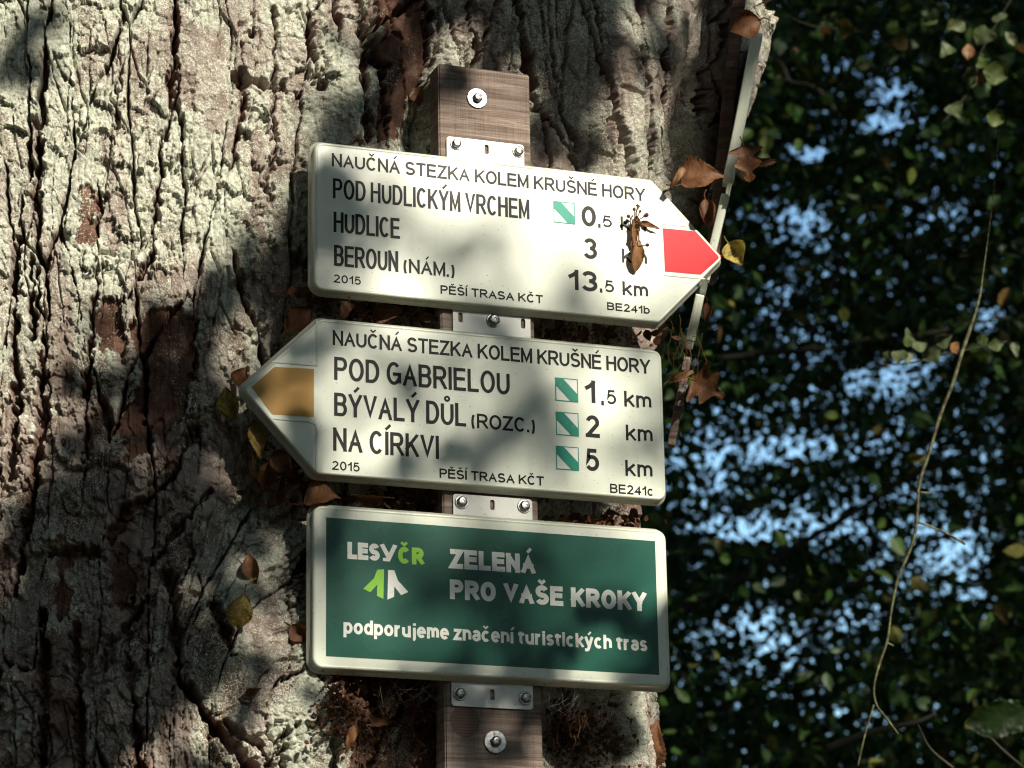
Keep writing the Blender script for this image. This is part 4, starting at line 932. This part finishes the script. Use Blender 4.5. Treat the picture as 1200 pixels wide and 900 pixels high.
# dangling rootlets and needles under the signs
parts = []
for k in range(150):
    cx, cy, rx, ry = random.choice([(330, 560, 30, 35), (300, 540, 20, 30), (800, 400, 16, 30), (460, 830, 60, 30), (680, 830, 50, 25), (1000, 0, 1, 1), (470, 362, 70, 8)])
    if cx > 900: continue
    x, y = cx + random.gauss(0, .6) * rx, cy + random.gauss(0, .6) * ry; p = [un(x, y, random.uniform(.03, .05))]
    for j in range(4): p.append(p[-1] + CR * random.uniform(-.006, .006) + CU * random.uniform(-.016, .004) + CF * random.uniform(-.004, .004))
    parts.append(tube_geo(smooth_path(p, 3), .0003, 4))
V_, F_ = merge(parts); o = raw("dry_rootlets", V_, F_, M_dry, None, True); setattr_f(o, "tint", [.33] * len(V_)); o["kind"] = "stuff"
# cobwebs
def web(label, cx, cy, rx, ry, n, Y):
    parts = []
    for k in range(n):
        a = un(cx + random.uniform(-1, 1) * rx, cy - ry + random.uniform(-.2, .3) * ry, Y); b_ = un(cx + random.gauss(0, .5) * rx, cy + random.uniform(.0, 1) * ry, Y + random.uniform(.0, .03))
        mid = (a + b_) / 2 + np.array([random.uniform(-.004, .004), random.uniform(-.004, .006), -random.uniform(0, .008)])
        parts.append(tube_geo(smooth_path([a, mid, b_], 4), .00011, 4))
    V, F = merge(parts); o = raw("cobweb", V, F, M_web, None, True); tag(o, label, "cobweb", "cobwebs under the green sign")
web("wispy cobweb hanging under the dark green sign, left of the post", 490, 806, 45, 26, 18, .018)
web("wispy cobweb hanging under the dark green sign, right of the post", 660, 822, 40, 22, 16, .018)

# ================================================================== twigs and sprigs on the right
tw = [(1172, 150), (1164, 230), (1154, 310), (1146.7, 356.7), (1128, 413), (1116.7, 450), (1101.7, 486.7), (1090, 526.7), (1078, 566.7), (1074.3, 598), (1071.7, 626.7), (1062, 655), (1053, 676.7), (1045, 713), (1039, 750), (1030, 780), (1024, 806.7), (1026.7, 826.7), (1040, 843), (1051.7, 860)]
r0 = empty("hanging_twig", at(1172, 150, 4.4), "thin lichen-covered twig hanging down in front of the dark foliage", "twig")
p = smooth_path([at(x + random.uniform(-1, 1), y, 4.4) for x, y in tw], 4)
v_, f_ = tube_geo(p, [.0036 * min(1, .22 + max(0, i - 6) / 14) * (1 - .62 * i / len(p)) * random.uniform(.85, 1.15) for i in range(len(p))], 8); under(raw("stem", v_, f_, M_twig, None, True), r0)
for line in ([(1075, 612), (1086, 615), (1097, 620), (1115, 628), (1131, 638)], [(1024, 826), (1018, 845), (1013, 863), (1005, 898)], [(1039, 753), (1047, 757)], [(1078, 577), (1090, 578)]):
    v_, f_ = tube_geo(smooth_path([at(x, y, 4.4) for x, y in line], 4), .0017, 6); under(raw("side_shoot", v_, f_, M_twig, None, True), r0)
M_limb, _, _ = mat("bare limb bark", (.075, .065, .045), .9)
r1 = empty("branch", at(977, 872, 4.7), "short bare branch running up to the right at the bottom right", "branch")
p = smooth_path([at(x, y, 4.7) for x, y in [(970, 876), (1013, 860), (1040, 853), (1077, 845), (1097, 836)]], 5)
v_, f_ = tube_geo(p, [.0062 - .003 * i / len(p) for i in range(len(p))], 8); under(raw("stem", v_, f_, M_limb, None, True), r1)
v_, f_ = tube_geo(smooth_path([at(x, y, 4.7) for x, y in [(1075, 848), (1090, 877), (1117, 900)]], 5), .002, 6); under(raw("side_shoot", v_, f_, M_limb, None, True), r1)
r2 = empty("bare_twig", at(1157, 860, 4.7), "short dark twig beneath the big green leaf", "twig")
v_, f_ = tube_geo(smooth_path([at(x, y, 4.7) for x, y in [(1150, 852), (1172, 876), (1200, 900)]], 5), .0024, 6); under(raw("stem", v_, f_, M_limb, None, True), r2)
def sprig(label, stem, lv, dist, name="leafy_sprig"):
    root = empty(name, at(*stem[0], dist), label, "sprig", "leafy sprigs in front of the dark wood")
    v_, f_ = tube_geo(smooth_path([at(x, y, dist + .05) for x, y in stem], 4), .0016, 6); under(raw("stem", v_, f_, M_dark, None, True), root)
    for x, y, L, a, tn in lv:
        r_ = D(x, y, L, a, random.choice(['heart', 'ovate', 'ovate']), tn, "x", dist=dist + random.uniform(-.06, .06), curl=random.uniform(.2, .8), roll=random.uniform(.3, .8), tilt=(random.uniform(-35, 35), random.uniform(-40, 40)), stalk=0, name="tmp", material=M_pale)
        bl = [c for c in bpy.data.objects if c.parent == r_][0]; mw = bl.matrix_parent_inverse; bl.name = "leaf"
        bl.parent = root; bl.matrix_parent_inverse = Matrix.Translation(-root.location); bpy.data.objects.remove(r_)
sprig("sprig with pale green and orange leaves at the top right", [(1190, -10), (1150, 60), (1140, 100), (1100, 150)], [(1120, 30, 24, 200, .6), (1150, 42, 26, 250, .55), (1103, 8, 20, 150, .5), (1167, 86, 30, 340, .8), (1137, 90, 24, 180, .65), (1152, 70, 20, 100, .75), (1135, 60, 22, 260, 1.), (1150, 94, 18, 270, .98), (1120, 130, 26, 290, .55), (1167, 138, 22, 335, .8), (1185, 45, 22, 300, .6), (1172, 20, 20, 20, .55), (1108, 60, 20, 230, .7), (1090, 25, 18, 190, .72)], 6.2)
sprig("pale ivy-like sprig halfway down, crossing the hanging twig", [(1030, 428), (1070, 425), (1110, 415), (1180, 400)], [(1105, 397, 24, 20, .55), (1092, 415, 26, 210, .6), (1064, 395, 24, 95, .7), (1055, 418, 22, 240, .55), (1063, 420, 20, 275, .6), (1039, 420, 18, 260, .5), (1119, 409, 16, 300, 1.), (1167, 404, 20, 10, .7), (1190, 410, 20, 280, .55), (1075, 405, 20, 130, .65), (1150, 398, 16, 200, .75)], 5.6)
sprig("small sprig with yellow-green leaves beyond the trunk's top right", [(905, 10), (950, 30), (1000, 36), (1055, 45)], [(917, 22, 24, 20, .7), (931, 36, 18, 340, .62), (992, 32, 24, 345, .9), (1051, 49, 28, 190, .93), (967, 36, 16, 270, 1.), (975, 20, 16, 60, .7), (933, 58, 10, 300, .98)], 7.0)
